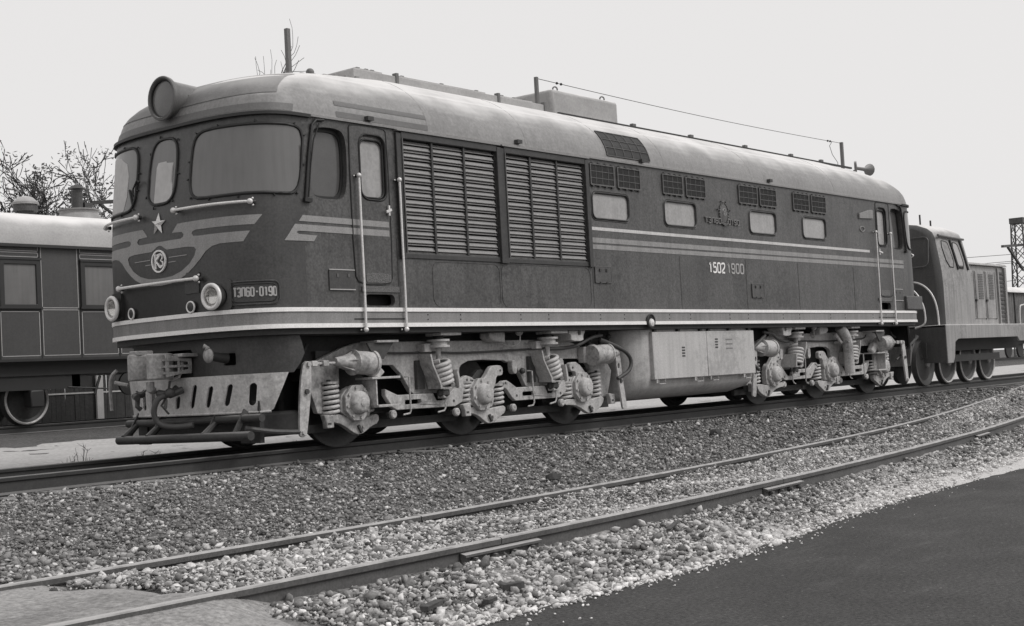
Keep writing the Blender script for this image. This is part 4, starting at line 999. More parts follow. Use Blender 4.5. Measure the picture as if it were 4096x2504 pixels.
def plough(s, z, off):
    k = (.91-z)/.44
    p_ = nose(s, 1.6, off, dx=.13+.05*k, ky=.945); return (p_[0], p_[1], z)
MB().sheet([(-1.66, .905), (-1.38, .47), (1.42, .475), (1.47, .50), (1.70, .91)], lambda s, z: plough(s, z, 0), lambda s, z: plough(s, z, -.02), ploughh, step=.09).build('snow_plough', 'plow', LOCO, smooth=40)
MB().sheet([(-1.66, .905), (-1.38, .47), (1.42, .475), (1.47, .50), (1.70, .91)], lambda s, z: (LX-plough(s, z, 0)[0], plough(s, z, 0)[1], z), lambda s, z: (LX-plough(s, z, -.02)[0], plough(s, z, -.02)[1], z), step=.12).build('snow_plough', 'plow', LOCO, smooth=40)
MB().tube([plough(-1.40+2.84*i/24, .474, .004) for i in range(25)], .014, 6).build('plough_edge', 'plow', LOCO)
MB().box(.45, 1.0, -.5, .5, .5, 1.3).build('draft_box', 'under', LOCO)
# automatic coupler
def coupler(rear):
    fx = (lambda x: LX-x) if rear else (lambda x: x)
    sgn = -1 if rear else 1
    c = MB().box(min(fx(-.02), fx(.6)), max(fx(-.02), fx(.6)), -.09, .09, .97, 1.15).build('coupler', 'coupler', LOCO, bevel=.02)
    hd = MB()
    # big tooth (near side), small tooth, throat
    hd.sheet([(.02, -.19), (.02, .17), (-.10, .19), (-.33, .21), (-.37, .17), (-.36, .09), (-.26, .06), (-.15, .0), (-.16, -.06), (-.30, -.10), (-.33, -.15), (-.30, -.19), (-.12, -.22)],
             lambda x, y: (fx(x), y*sgn, .90), lambda x, y: (fx(x), y*sgn, 1.20))
    hd.build('coupler_head', 'coupler', c, bevel=.022)
    MB().sheet([(-.30, .06), (-.10, .03), (-.10, .17), (-.33, .19)], lambda x, y: (fx(x), y*sgn, 1.19), lambda x, y: (fx(x), y*sgn, 1.245)).build('coupler_cap', 'coupler', c, bevel=.012)
    for z in (.97, 1.045, 1.12): MB().obox((fx(.02), -.215*1, z), (.19*sgn, .0, 0), (0, .05, 0), (0, 0, .012)).build('coupler_rib', 'coupler', c)
    MB().sheet([(-.15, .92), (.22, .98), (.22, 1.12), (-.15, 1.18)], lambda x, z: (fx(x), -.262, z), lambda x, z: (fx(x), -.245, z), [[(-.10, .96), (.02, .985), (.02, 1.035), (-.10, 1.035)], [(-.10, 1.06), (.02, 1.06), (.02, 1.115), (-.10, 1.135)], [(.05, .99), (.17, 1.01), (.17, 1.035), (.05, 1.035)], [(.05, 1.06), (.17, 1.06), (.17, 1.09), (.05, 1.11)]]).build('coupler_bracket', 'coupler', c, bevel=.006)
    MB().box(min(fx(.02), fx(.3)), max(fx(.02), fx(.3)), -.34, .34, 1.15, 1.19).build('coupler_shelf', 'coupler', c, bevel=.01)
    MB().tube([(fx(.12), -.20, 1.15), (fx(.1), -.22, 1.0), (fx(.06), -.21, .92), (fx(.0), -.13, .88)], .022, 8).build('uncoupling_lever', 'coupler', c)
    MB().tube([(fx(-.2), -.02, .88), (fx(-.2), -.02, .80), (fx(-.12), .05, .78)], .05, 8).build('coupler_lug', 'coupler', c)
coupler(False); coupler(True)
cv = MB().ball((0, 0, 0), 1, 12); cv.v = [(.04+x*.05, -.80+y*.075, 1.14+z*.085) for x, y, z in cv.v]
cv.tube([(.03, -.80, 1.215), (.02, -.79, 1.24), (.0, -.77, 1.25)], [.035, .02, .03], 8)
cv.build('hose_cover', 'coupler', LOCO)
MB().cyl((.06, -.82, 1.13), (.26, -.86, 1.10), .05, .06, 12).build('electric_stub', 'under', LOCO)
# brake hose and pipes at the nose
hp = [(.10, -.10, .80), (-.02, -.15, .72), (-.16, -.12, .70), (-.20, -.08, .60), (-.20, -.06, .48), (-.14, -.10, .37), (-.02, -.26, .34), (.08, -.42, .36)]
def smooth3(pts, k=2):
    for _ in range(k):
        o = [pts[0]]
        for a, b_ in zip(pts, pts[1:]): o += [tuple(np.array(a)*.75+np.array(b_)*.25), tuple(np.array(a)*.25+np.array(b_)*.75)]
        pts = o+[pts[-1]]
    return pts
bh = MB().tube(smooth3(hp), .034, 9).build('brake_hose', 'hose', LOCO, smooth=60)
q = MB().tube([(.12, -.20, .77), (-.02, -.15, .72), (-.10, -.06, .74)], .042, 8); q.ball((-.05, -.18, .74), .06, 7); q.ball((-.10, -.05, .74), .045, 6)
q.tube([(-.02, -.15, .88), (-.04, -.14, .74), (-.10, -.08, .60), (-.06, -.16, .50)], .014, 6); q.build('hose_cock', 'bogied', bh)
q = MB().tube([(.10, .55, .74), (-.05, .50, .72), (-.10, .38, .70)], .04, 8); q.tube([(-.05, .44, .72), (-.08, .42, .60), (-.04, .40, .56)], .03, 7); q.tube(smooth3([(-.05, .20, .82), (-.1, .3, .74), (-.08, .42, .78)]), .012, 6)
q.build('hose_cock', 'bogied', LOCO)
MB().tube(smooth3([(.14, 1.12, 1.05), (.10, 1.20, .98), (.10, 1.22, .80), (.10, 1.20, .56)]), .022, 7).build('air_pipe', 'coupler', LOCO)
MB().tube([(.14, .90, .86), (.06, 1.05, .90)], .026, 7).build('air_pipe', 'coupler', LOCO)
for z, x, y0, y1, r_ in ((.385, .26, 1.10, -1.42, .046), (.195, .06, 1.02, -1.46, .052)):
    t_ = MB().tube([(x, y0, z), (x, -.2, z+.012), (x, y1, z+.028)], r_, 12).build('footboard_tube', 'tubem', LOCO, smooth=60)
for y in (.90, .42, -.62, -1.1): MB().bar((.10, y, .20), (.30, y, .50), .07, .02, up=(0, 1, 0)).build('footboard_support', 'bogied', LOCO)
for y in (.90, .42, -.62): MB().cyl((.06, y, .22), (.26, y, .38), .05, .035, 10).build('footboard_support', 'tubem', LOCO)
MB().box(.42, 1.25, -.95, .95, .17, .46).build('rigging_box', 'under', LOCO, bevel=.04)
for y in (-1.12, -.95, 1.0): MB().box(.40, .46, y-.09, y+.09, .12, .60).build('guard_iron', 'under', LOCO)
MB().tube(smooth3([(.2, -1.20, .30), (.5, -1.30, .24), (.86, -1.36, .215)]), .03, 8).build('brake_pull_rod', 'bogied', LOCO)

# --- bogies (the rear one is the mirror image)
for xa_ in (.75, LX-7.6): MB().box(xa_, xa_+6.85, -1.0, 1.0, .95, 1.34).build('underfloor_duct', 'under', LOCO)
SPR = {}
def bogie(rear):
    fx = (lambda x: LX-x) if rear else (lambda x: x)
    c0 = fx(4.158)
    B = MB().prism([(1.39, 1.04), (1.63, 1.124), (1.81, 1.186), (2.06, 1.237), (2.56, 1.24), (4.3, 1.232), (6.0, 1.22), (6.35, 1.19), (6.7, 1.09), (7.05, .96), (7.28, .88), (7.40, .72), (7.35, .572), (7.26, .34), (7.05, .33), (7.02, .75), (6.86, .75), (6.80, .85), (6.614, .926), (6.212, .936), (6.15, .9), (6.07, .75), (6.0, .57), (5.30, .57), (5.233, .676), (5.15, .8), (5.05, .9), (4.91, .92), (4.85, .944), (4.387, .968), (4.085, .958), (3.95, .91), (3.912, .871), (3.895, .774), (3.86, .56), (3.0, .56), (2.95, .60), (2.89, .684), (2.79, .825), (2.65, .943), (2.45, .95), (1.95, .95), (1.72, .926), (1.714, .75), (1.461, .752), (1.445, .388), (1.338, .405), (1.247, .654), (1.26, .98)],
                   -1.15, -1.07, mx=fx)
    B = B.build('bogie', 'bogie', LOCO, smooth=0, bevel=.012)
    MB().prism([(1.3, .95), (1.63, 1.12), (2.06, 1.23), (6.0, 1.22), (6.7, 1.09), (7.3, .86), (7.3, .6), (1.3, .6)], 1.07, 1.15, mx=fx).build('far_frame', 'bogied', B, smooth=0)
    def P(m, name, bm, bevel=0, smooth=30): return bm.build(name, m, B, smooth=smooth, bevel=bevel)
    for x in (1.55, 3.3, 5.5, 7.0): P('bogied', 'cross_beam', MB().box(fx(x)-.12, fx(x)+.12, -1.06, 1.06, .80, 1.15))
    # wheelsets
    for x in (1.858, 4.158, 6.458):
        X = fx(x)
        P('wheel', 'axle', MB().cyl((X, -1.2, .525), (X, 1.2, .525), .09, n=14))
        P('bogied', 'traction_motor', MB().lathe([(.30, -.5), (.34, -.42), (.34, .42), (.30, .5)], (X+(.42 if not rear else -.42), 0, .62), (0, 1, 0), 16))
        for s in (-1, 1):
            wl = MB().lathe([(.10, -.09), (.13, -.10), (.16, -.02), (.40, .0), (.445, -.045), (.520, -.045), (.525, -.04), (.533, .06), (.555, .07), (.553, .095), (.50, .095), (.44, .06), (.16, .05), (.10, .09)], (X, s*.83, .525), (0, -s, 0), 44)
            wl.v = [(p_[0], 2*s*.83-p_[1], p_[2]) for p_ in wl.v]
            wl = P('wheel', 'wheel', wl, smooth=35)
    # axle boxes
    for k, x in enumerate((1.858, 4.19, 6.458)):
        X = fx(x); zc = .505
        ax = MB(); ax.lathe([(.145, 0), (.143, .05), (.132, .085), (.112, .105), (.085, .113), (.05, .115), (.046, .121), (.002, .122)], (X, -1.29, zc), (0, -1, 0), 28)
        ab = P('bogie', 'axle_box', ax, smooth=40)
        oc = [(.225*math.cos(math.pi/8+i*math.pi/4), .225*math.sin(math.pi/8+i*math.pi/4)*1.03) for i in range(8)]
        P('bogie', 'box_flange', MB().prism([(X+a, zc+b_) for a, b_ in oc], -1.312, -1.255), bevel=.008)
        for i in range(8):
            a = math.pi/8*0+i*math.pi/4+.2; P('bogie', 'flange_bolt', MB().cyl((X+.182*math.cos(a), -1.30, zc+.185*math.sin(a)), (X+.182*math.cos(a), -1.334, zc+.185*math.sin(a)), .02, n=6))
    # box castings: (arm above, lobe below)
    lob1 = [(1.43, .385), (1.654, .372), (1.70, .34), (2.03, .31), (2.10, .33), (2.26, .355), (2.252, .241), (2.125, .205), (2.03, .15), (1.95, .118), (1.87, .118), (1.788, .161), (1.646, .246), (1.559, .275), (1.45, .289)]
    lob2 = [(3.87, .335), (4.132, .339), (4.40, .30), (4.55, .32), (4.706, .328), (4.70, .235), (4.60, .19), (4.50, .135), (4.42, .102), (4.33, .102), (4.266, .129), (4.123, .223), (3.995, .258), (3.875, .262)]
    lob3 = [(6.03, .345), (6.385, .336), (6.70, .31), (6.86, .34), (7.03, .347), (7.0, .238), (6.86, .155), (6.72, .11), (6.62, .11), (6.526, .154), (6.375, .229), (6.20, .258), (6.04, .262)]
    for lb, bl in ((lob1, (1.905, .185)), (lob2, (4.355, .175)), (lob3, (6.65, .175))):
        lc = P('bogie', 'box_lug', MB().prism(chaikin(lb, 1), -1.25, -1.17, mx=fx), bevel=.008)
        P('bogied', 'lug_bolt', MB().bar((fx(bl[0]-.02), -1.262, bl[1]+.045), (fx(bl[0]+.03), -1.262, bl[1]-.045), .03, .04, up=(0, 1, 0)))
        P('bogie', 'lug_pin', MB().cyl((fx(bl[0]+.07), -1.25, bl[1]+.02), (fx(bl[0]+.07), -1.275, bl[1]+.02), .018, n=8))
    body = lambda x, h=.66: [(x-.25, .34), (x+.22, .30), (x+.25, .40), (x+.24, .62), (x+.10, .72), (x-.12, .70), (x-.25, .58)]
    for x in (1.858, 4.19, 6.458): P('bogie', 'box_casting', MB().prism(chaikin(body(x), 1), -1.262, -1.16, mx=fx), bevel=.01)
    arm2 = chaikin([(4.40, .865), (4.50, .885), (4.655, .875), (4.665, .77), (4.62, .735), (4.52, .74), (4.49, .62), (4.40, .5), (4.02, .5), (4.02, .60), (4.199, .673), (4.32, .767)], 1)
    arm3 = chaikin([(6.171, .84), (6.22, .88), (6.38, .88), (6.582, .705), (6.69, .62), (6.62, .45), (6.40, .42), (6.34, .50), (6.335, .70), (6.30, .745), (6.20, .744)], 1)
    P('bogie', 'guide_arm', MB().prism(arm2, -1.275, -1.20, mx=fx), bevel=.01); P('bogie', 'guide_arm', MB().prism(arm3, -1.275, -1.20, mx=fx), bevel=.01)
    P('bogied', 'guide_arm', MB().prism(chaikin([(3.98, .50), (4.24, .83), (4.40, .84), (4.42, .75), (4.25, .5)], 1), -1.14, -1.08, mx=fx))
    for x, z in ((4.60, .81), (6.25, .80)): P('bogied', 'arm_pin', MB().cyl((fx(x), -1.20, z), (fx(x), -1.283, z), .016, n=8))
    # hanging hooks
    for x, z in ((4.965, .80), (6.05, .80)):
        P('bogie', 'frame_hook', MB().prism(chaikin([(x-.05, .95), (x+.03, .94), (x+.06, .80), (x+.02, .745), (x-.05, .77), (x-.06, .86)], 1), -1.24, -1.15, mx=fx), bevel=.01)
    # equalizer bars
    eq1 = [(2.40, .65), (2.626, .563), (3.28, .559), (3.34, .46), (3.50, .455), (3.56, .53), (3.698, .609), (3.853, .736), (3.946, .765), (4.06, .735), (4.10, .70), (4.093, .629), (3.955, .641), (3.87, .54), (3.84, .42), (3.697, .368), (2.60, .375), (2.52, .416), (2.40, .569)]
    eq2 = [(4.624, .62), (4.70, .665), (4.78, .67), (4.854, .637), (4.988, .562), (5.62, .565), (5.68, .452), (5.85, .448), (5.95, .53), (6.07, .63), (6.197, .672), (6.30, .655), (6.348, .62), (6.342, .547), (6.208, .545), (6.075, .43), (5.952, .377), (4.952, .379), (4.876, .43), (4.76, .555), (4.68, .57)]
    for eq, sl_ in ((eq1, [rrect(2.75, 3.046, .436, .493, .024)]), (eq2, [rrect(5.112, 5.385, .438, .496, .024)])):
        P('bogie', 'equalizer_bar', MB().prism(eq, -1.235, -1.165, sl_, mx=fx), bevel=.008)
    for x, z in ((3.95, .705), (4.03, .69), (4.06, .685), (4.70, .62), (4.75, .632), (6.20, .62), (6.28, .60), (3.67, .44), (4.98, .45), (5.98, .44)): P('bogied', 'bar_hole', MB().cyl((fx(x), -1.2, z), (fx(x), -1.2365, z), .02, n=10))
    # round end caps
    for x, z in ((2.53, .325), (3.72, .29), (4.90, .285), (6.0, .30)):
        P('bogie', 'rod_end', MB().lathe([(.055, 0), (.055, .04), (.04, .055), (.012, .055), (.002, .045)], (fx(x), -1.2, z), (0, -1, 0), 16))
        P('bogied', 'rod_end', MB().cyl((fx(x), -1.15, z), (fx(x), -.9, z), .04))
    for x in (1.40, 3.88, 7.20):
        P('bogie', 'safety_foot', MB().prism([(x-.08, .385), (x+.075, .37), (x+.08, .225), (x-.04, .222), (x-.045, .30)], -1.28, -1.20, mx=fx), bevel=.012)
        P('bogied', 'foot_hole', MB().box(fx(x)-.02, fx(x)+.03, -1.2835, -1.27, .265, .29))
    # axle springs
    for i, (x, z0, z1, rr) in enumerate(((1.537, .375, .745, .105), (3.96, .345, .66, .10), (4.62, .335, .60, .10), (6.19, .345, .57, .10), (6.93, .35, .74, .085), (2.13, .36, .62, .09))):
        P('spring', 'axle_spring', MB().coil((fx(x), -1.15, z0), (fx(x), -1.15, z1), rr, .023, max(4, (z1-z0)/.060)), smooth=60)
        P('under', 'spring_shade', MB().cyl((fx(x), -1.15, z0), (fx(x), -1.15, z1), rr*.66, n=12))  # dark cylinder added for the shade inside the coil
        P('bogie', 'spring_seat', MB().cyl((fx(x), -1.15, z1), (fx(x), -1.15, z1+.03), rr+.02, n=16))
    for xa_, xb_ in ((1.25, 1.62), (2.10, 3.95), (4.40, 6.25), (6.70, 7.45)):
        P('under', 'motor_case', MB().box(min(fx(xa_), fx(xb_)), max(fx(xa_), fx(xb_)), -.60, .60, .16, .92), bevel=.05)
        P('under', 'brake_beam', MB().box(min(fx(xa_), fx(xb_)), max(fx(xa_), fx(xb_)), -1.02, -.96, .17, .27))
    P('bogied', 'spring_rod', MB().cyl((fx(1.53), -1.15, .70), (fx(1.53), -1.15, .80), .03))
    # body suspension: leaning springs in brackets
    for xt, xb in ((3.33, 3.40), (5.63, 5.725)):
        P('spring', 'body_spring', MB().coil((fx(xt+.0), -1.32, .985), (fx(xb), -1.32, .64), .120, .031, 5.8), smooth=60)
        P('under', 'spring_shade', MB().cyl((fx(xt), -1.32, .97), (fx(xb), -1.32, .65), .075, n=12))  # dark cylinder standing in for shade within the body spring
        b = MB()
        b.prism([(xt-.26, 1.06), (xt-.235, 1.06), (xt-.20, .92), (xb-.135, .68), (xb-.13, .635), (xb+.175, .625), (xb+.175, .605), (xb-.16, .612), (xb-.165, .67), (xt-.225, .92)], -1.41, -1.18, mx=fx)
        P('bogie', 'spring_bracket', b)
        P('bogie', 'spring_bracket', MB().prism([(xb+.12, .85), (xb+.15, .85), (xb+.185, .66), (xb+.185, .61), (xb+.15, .61), (xb+.15, .66)], -1.45, -1.16, mx=fx))
        P('bogied', 'spring_pocket', MB().box(min(fx(xt-.30), fx(xt-.16)), max(fx(xt-.30), fx(xt-.16)), -1.20, -1.14, .62, .99))
        P('bogie', 'spring_stem', MB().cyl((fx(xt-.01), -1.32, .98), (fx(xt-.01), -1.32, 1.16), .034, n=12))
        for z, r_ in ((1.158, .15), (1.235, .15)): P('bogie', 'spring_cap', MB().cyl((fx(xt), -1.32, z-.014), (fx(xt), -1.32, z+.014), r_, n=22))
        P('bogie', 'spring_cap', MB().cyl((fx(xt), -1.32, 1.158), (fx(xt), -1.32, 1.235), .115, n=20))
        P('under', 'spring_post', MB().cyl((fx(xt), -1.32, 1.24), (fx(xt), -1.32, 1.33), .07, n=14))
        P('bogie', 'body_pad', MB().box(min(fx(xt-.11), fx(xt+.28)), max(fx(xt-.11), fx(xt+.28)), -1.48, -1.2, 1.295, 1.335), bevel=.006)
        P('bogie', 'frame_lug', MB().box(min(fx(xt-.24), fx(xt-.1)), max(fx(xt-.24), fx(xt-.1)), -1.3, -1.14, 1.09, 1.20), bevel=.01)
        P('bogied', 'spring_nut', MB().lathe([(.075, 0), (.085, .03), (.085, .07), (.06, .10)], (fx(xb+.0), -1.30, .60), (0, 0, -1), 8), smooth=0)
        P('bogie', 'spring_nut', MB().box(fx(xb)-.06, fx(xb)+.06, -1.36, -1.25, .485, .55), bevel=.008)
    # safety rods
    for pts in ([(2.774, -1.22, .79), (2.775, -1.30, .785), (2.78, -1.30, .36), (2.76, -1.30, .325), (2.66, -1.28, .312)], [(5.26, -1.22, .785), (5.262, -1.30, .78), (5.28, -1.30, .34), (5.25, -1.30, .30), (5.16, -1.28, .29)],
                [(3.442, -1.30, .60), (3.43, -1.30, .36), (3.40, -1.30, .325), (3.30, -1.28, .31)], [(5.80, -1.30, .60), (5.79, -1.30, .36), (5.76, -1.30, .32), (5.66, -1.28, .30)]):
        P('bogie', 'safety_rod', MB().tube([(fx(a), b_, c_) for a, b_, c_ in pts], .012, 7))
    for x in (2.77, 5.25): P('bogied', 'rod_eye', MB().ball((fx(x-.05), -1.18, .79), .045, 6))
    # brake cylinders
    def cylnd(xa, xb, zc, rodx, leftward):
        s = 1 if leftward else -1
        body = MB().lathe([(.115, -.02), (.156, .0), (.156, .02), (.143, .03), (.143, abs(xb-xa)-.05), (.160, abs(xb-xa)-.05), (.160, abs(xb-xa)-.01), (.145, abs(xb-xa)+.008), (.002, abs(xb-xa)+.02)], (fx(xa), -1.36, zc), (fx(xb)-fx(xa), 0, -.02), 26)
        bc = P('bogie', 'brake_cylinder', body, smooth=40)
        cone = MB().lathe([(.045, -.30*0-.28), (.055, -.26), (.075, -.16), (.105, -.02)], (fx(xa), -1.36, zc), (fx(xb)-fx(xa), 0, -.02), 20)
        P('bogie', 'cylinder_cone', cone, smooth=40)
        for i in range(5):
            a = i*2*math.pi/5+.4; d = Vector((0, math.cos(a), math.sin(a))); o = Vector((fx(xa), -1.36, zc)); u = Vector((1 if fx(xb) > fx(xa) else -1, 0, 0))
            P('bogie', 'cone_rib', MB().add([o+d*.06-u*.2, o+d*.135+u*.0, o+d*.06+u*.0, o+d*.06-u*.2+d.cross(u)*.012, o+d*.135+d.cross(u)*.012, o+d*.06+d.cross(u)*.012], [(0, 1, 2), (5, 4, 3), (0, 3, 4, 1), (1, 4, 5, 2), (2, 5, 3, 0)]), smooth=0)
        u = -1 if fx(xb) > fx(xa) else 1
        P('bogie', 'piston_rod', MB().cyl((fx(xa)+u*.26, -1.36, zc), (fx(rodx), -1.36, zc), .018, n=10))
        for k in (.08, .26): P('bogie', 'rod_fork', MB().box(fx(rodx)-u*k-.045, fx(rodx)-u*k+.045, -1.40, -1.32, zc-.035, zc+.035), bevel=.01)
        return bc
    cylnd(1.74, 2.09, .992, 1.03, True)
    cylnd(7.02, 6.62, .985, 7.23, False)
    P('bogie', 'cylinder_arm', MB().prism([(1.95, .88), (2.10, .84), (2.25, .78), (2.36, .86), (2.20, 1.0), (2.06, 1.05)], -1.30, -1.18, mx=fx), bevel=.02)
    P('bogie', 'cylinder_arm', MB().prism([(6.55, .86), (6.95, .86), (7.02, 1.10), (6.55, 1.10)], -1.28, -1.15, mx=fx), bevel=.02)
    # brake levers
    lv1 = chaikin([(.955, 1.03), (1.065, 1.02), (1.055, .80), (1.04, .66), (.985, .36), (.952, .19), (.925, .155), (.87, .150), (.838, .185), (.85, .40), (.875, .673), (.91, .9)], 1)
    P('bogie', 'brake_lever', MB().prism(lv1, -1.385, -1.35, mx=fx), bevel=.006)
    for z, x in ((.674, .965), (.205, .897), (.99, 1.015)): P('bogied' if z == .674 else 'bogie', 'lever_pin', MB().cyl((fx(x), -1.34, z), (fx(x), -1.41, z), .03, n=12))
    lv3 = [(7.215, 1.0), (7.30, .985), (7.325, .90), (7.355, .62), (7.435, .16), (7.40, .135), (7.33, .135), (7.31, .17), (7.24, .60), (7.20, .87)]
    P('bogie', 'brake_lever', MB().prism(lv3, -1.385, -1.35, [circ(7.265, .79, .028, 12, .04)], mx=fx), bevel=.006)
    P('bogied', 'lever_pin', MB().cyl((fx(7.30), -1.34, .56), (fx(7.30), -1.40, .56), .03, n=10))
    # lubricator bracket by the outer axle
    for x0_, x1_, z in ((2.08, 2.455, 1.235), (1.97, 2.455, .79), (2.06, 2.44, .445)): P('bogie', 'bracket_plate', MB().box(min(fx(x0_), fx(x1_)), max(fx(x0_), fx(x1_)), -1.46, -1.16, z-.014, z+.014), bevel=.004)
    P('bogie', 'bracket_web', MB().box(min(fx(2.045), fx(2.065)), max(fx(2.045), fx(2.065)), -1.44, -1.2, .46, .78)); P('bogie', 'bracket_web', MB().box(min(fx(2.07), fx(2.19)), max(fx(2.07), fx(2.19)), -1.25, -1.21, .46, .78))
    P('bogied', 'bracket_web', MB().prism([(1.95, 1.22), (2.40, 1.22), (2.22, 1.02), (2.05, 1.06)], -1.42, -1.39, mx=fx))
    # under-body blocks, pipes and hoses
    P('bogie', 'side_stop', MB().prism([(4.42, 1.34), (4.68, 1.345), (4.67, 1.19), (4.42, 1.21), (4.33, 1.26), (4.33, 1.33)], -1.34, -1.16, mx=fx), bevel=.02)
    P('bogie', 'pivot_bracket', MB().prism(chaikin([(5.99, 1.375), (6.39, 1.375), (6.37, 1.31), (6.32, 1.26), (6.33, 1.175), (6.02, 1.18), (6.03, 1.26), (5.97, 1.30)], 1), -1.45, -1.15, [circ(6.23, 1.30, .04, 12)], mx=fx), bevel=.015)
    P('bogie', 'sand_cock', MB().ball((fx(4.95), -1.36, 1.33), .055, 8)); P('bogie', 'drain_pipe', MB().tube(smooth3([(fx(4.97), -1.36, 1.30), (fx(4.96), -1.36, 1.18), (fx(4.87), -1.30, 1.12), (fx(4.76), -1.2, 1.16), (fx(4.70), -1.16, 1.25)]), .010, 6))
    P('bogied', 'air_line', MB().tube(smooth3([(fx(2.36), -1.19, 1.17), (fx(2.43), -1.19, 1.10), (fx(2.8), -1.19, 1.09), (fx(3.35), -1.20, 1.092), (fx(3.9), -1.19, 1.065), (fx(5.2), -1.19, 1.09), (fx(5.75), -1.22, 1.10)]), .014, 7), smooth=60)
    P('hose', 'air_hose', MB().tube(smooth3([(fx(5.75), -1.24, 1.085), (fx(6.05), -1.30, 1.085), (fx(6.35), -1.34, 1.12), (fx(6.62), -1.38, 1.24), (fx(6.9), -1.36, 1.26)]), .026, 8), smooth=60)
    P('hose', 'air_hose', MB().tube(smooth3([(fx(6.85), -1.36, 1.20), (fx(7.15), -1.42, 1.10), (fx(7.45), -1.44, .98), (fx(7.54), -1.44, .84), (fx(7.46), -1.44, .70), (fx(7.20), -1.40, .60)]), .03, 9), smooth=60)
    P('under', 'hand_lever', MB().tube([(fx(.95), -1.2, 1.10), (fx(1.12), -1.2, 1.15), (fx(1.18), -1.2, 1.23)], .018, 6))
    for i in range(7): P('bogied', 'pipe_fitting', MB().ball((fx(6.9+.09*i), -1.1+.03*(i % 3), 1.16+.045*((i*5) % 4)), .04, 6))
    if rear:
        P('bogie', 'exhaust_pipe', MB().tube(smooth3([(14.82, -1.36, 1.33), (14.93, -1.40, 1.20), (15.0, -1.42, 1.05), (15.02, -1.42, .70), (15.03, -1.42, .43)]), .10, 14), smooth=60)
        P('bogie', 'pipe_clamp', MB().box(14.88, 15.22, -1.50, -1.2, 1.02, 1.05))
        P('bogie', 'drain_pipe', MB().tube([(14.72, -1.3, 1.2), (14.86, -1.36, 1.02)], .03, 8))
        P('bogied', 'gear_drive', MB().tube([(17.5, -1.30, .63), (17.75, -1.30, .73), (18.5, -1.30, 1.03), (18.58, -1.30, 1.10)], [.02, .022, .03, .06], 9))
    return B
bogie(False); bogie(True)

# --- fuel tank and battery boxes between the bogies
sec = [(-1.42, 1.34), (-1.42, .60), (-1.38, .44), (-1.25, .32), (-1.0, .25), (-.4, .21), (.4, .21), (1.0, .25), (1.25, .32), (1.38, .44), (1.42, .60), (1.42, 1.34)]
b = MB(); v = []; n = len(sec); st_ = [(7.58, .62, .0), (7.60, .78, .0), (7.68, .90, 0), (7.82, .97, 0), (8.0, 1, 0), (10.7, 1, 0), (11.05, 1, .04), (11.3, .98, .13), (11.40, .93, .20)]
for x, ky, lift in st_: v += [(x, y*ky, max(z, .21+lift+ (0 if z < .5 else 0))) for y, z in sec]
b.add(v, [(i*n+k, i*n+n+k, i*n+n+k+1, i*n+k+1) for i in range(len(st_)-1) for k in range(n-1)]+[tuple(range(n)), tuple(reversed(range((len(st_)-1)*n, len(st_)*n)))])
TK = b.build('fuel_tank', 'tank', LOCO, smooth=40)
for x0_, x1_ in ((8.075, 9.672), (9.684, 11.24)):
    c = MB().box(x0_, x1_, -1.485, -1.41, .545, 1.29).build('battery_cover', 'tank', LOCO, bevel=.012)
    for x in (x0_+.12, (x0_+x1_)/2, x1_-.12): MB().box(x-.03, x+.03, -1.47, -1.42, 1.295, 1.33).build('cover_hinge', 'frame', c)
    for x in (x0_+.22, x1_-.25):
        MB().tube([(x-.09, -1.47, .54), (x-.09, -1.48, .475), (x+.09, -1.48, .475), (x+.09, -1.47, .54)], .008, 5).build('cover_handle', 'bogie', c); MB().box(x-.16, x-.12, -1.48, -1.45, .49, .55).build('cover_latch', 'bogie', c)
for x, z in ((8.95, 1.02), (9.98, 1.14)):
    for k in range(4): MB().box(x-.045, x+.045, -1.4875, -1.484, z-.045*k, z-.045*k+.026).build('vent_slot', 'frame', TK)
for i in range(3):
    for k in range(5): MB().box(10.28+.045*k, 10.315+.045*k, -1.4872, -1.484, 1.13-.075*i, 1.155-.075*i).build('stencil_mark', mat('stencil', .20, .6, .16, 20), TK)

# ================================================================== OLD PANELLED CARRIAGE (left)
CY = 12.5; CC = 14.05
CAR = empty('passenger_carriage', (2, CC, .215), 'old dark panelled carriage with pale lining lines and snow-dusted roof', 'carriage')
MB().box(-12, 13.5, CY, 2*CC-CY, 1.585, 4.0).build('body', 'carr', CAR, smooth=0)
MB().box(-12, 13.5, CY-.03, 2*CC-CY+.03, 1.545, 1.60).build('sole_bar', 'carrf', CAR, smooth=0)
ar = []
for i in range(21):
    a = math.pi*i/20; ar.append((CC-1.66*math.copysign(abs(math.cos(a))**.8, math.cos(a)), 3.99+.80*math.sin(a)**.62))
ar = [(CC-1.66, 3.94)]+ar+[(CC+1.66, 3.94)]
MB().sheet(ar, lambda y, z: (-12.1, y, z), lambda y, z: (13.6, y, z)).build('roof', 'carrr', CAR, smooth=50)
MB().box(-12.1, 13.6, CY-.12, CY-.09, 3.93, 3.99).build('cornice', 'carrf', CAR, smooth=0)
MB().obox((9.0, CY+.03, 4.19), (2.2, 0, 0), (0, .07, .16), (0, -.006, .004)).build('roof_apron', 'sole', CAR)
def rect_line(x0, x1, z0, z1, w_=.014, y=CY-.006):
    b = MB()
    for a in ((x0, x1, z0, z0+w_), (x0, x1, z1-w_, z1), (x0, x0+w_, z0, z1), (x1-w_, x1, z0, z1)): b.box(a[0], a[1], y, CY, a[2], a[3])
    b.build('lining_line', 'lining', CAR, smooth=0)
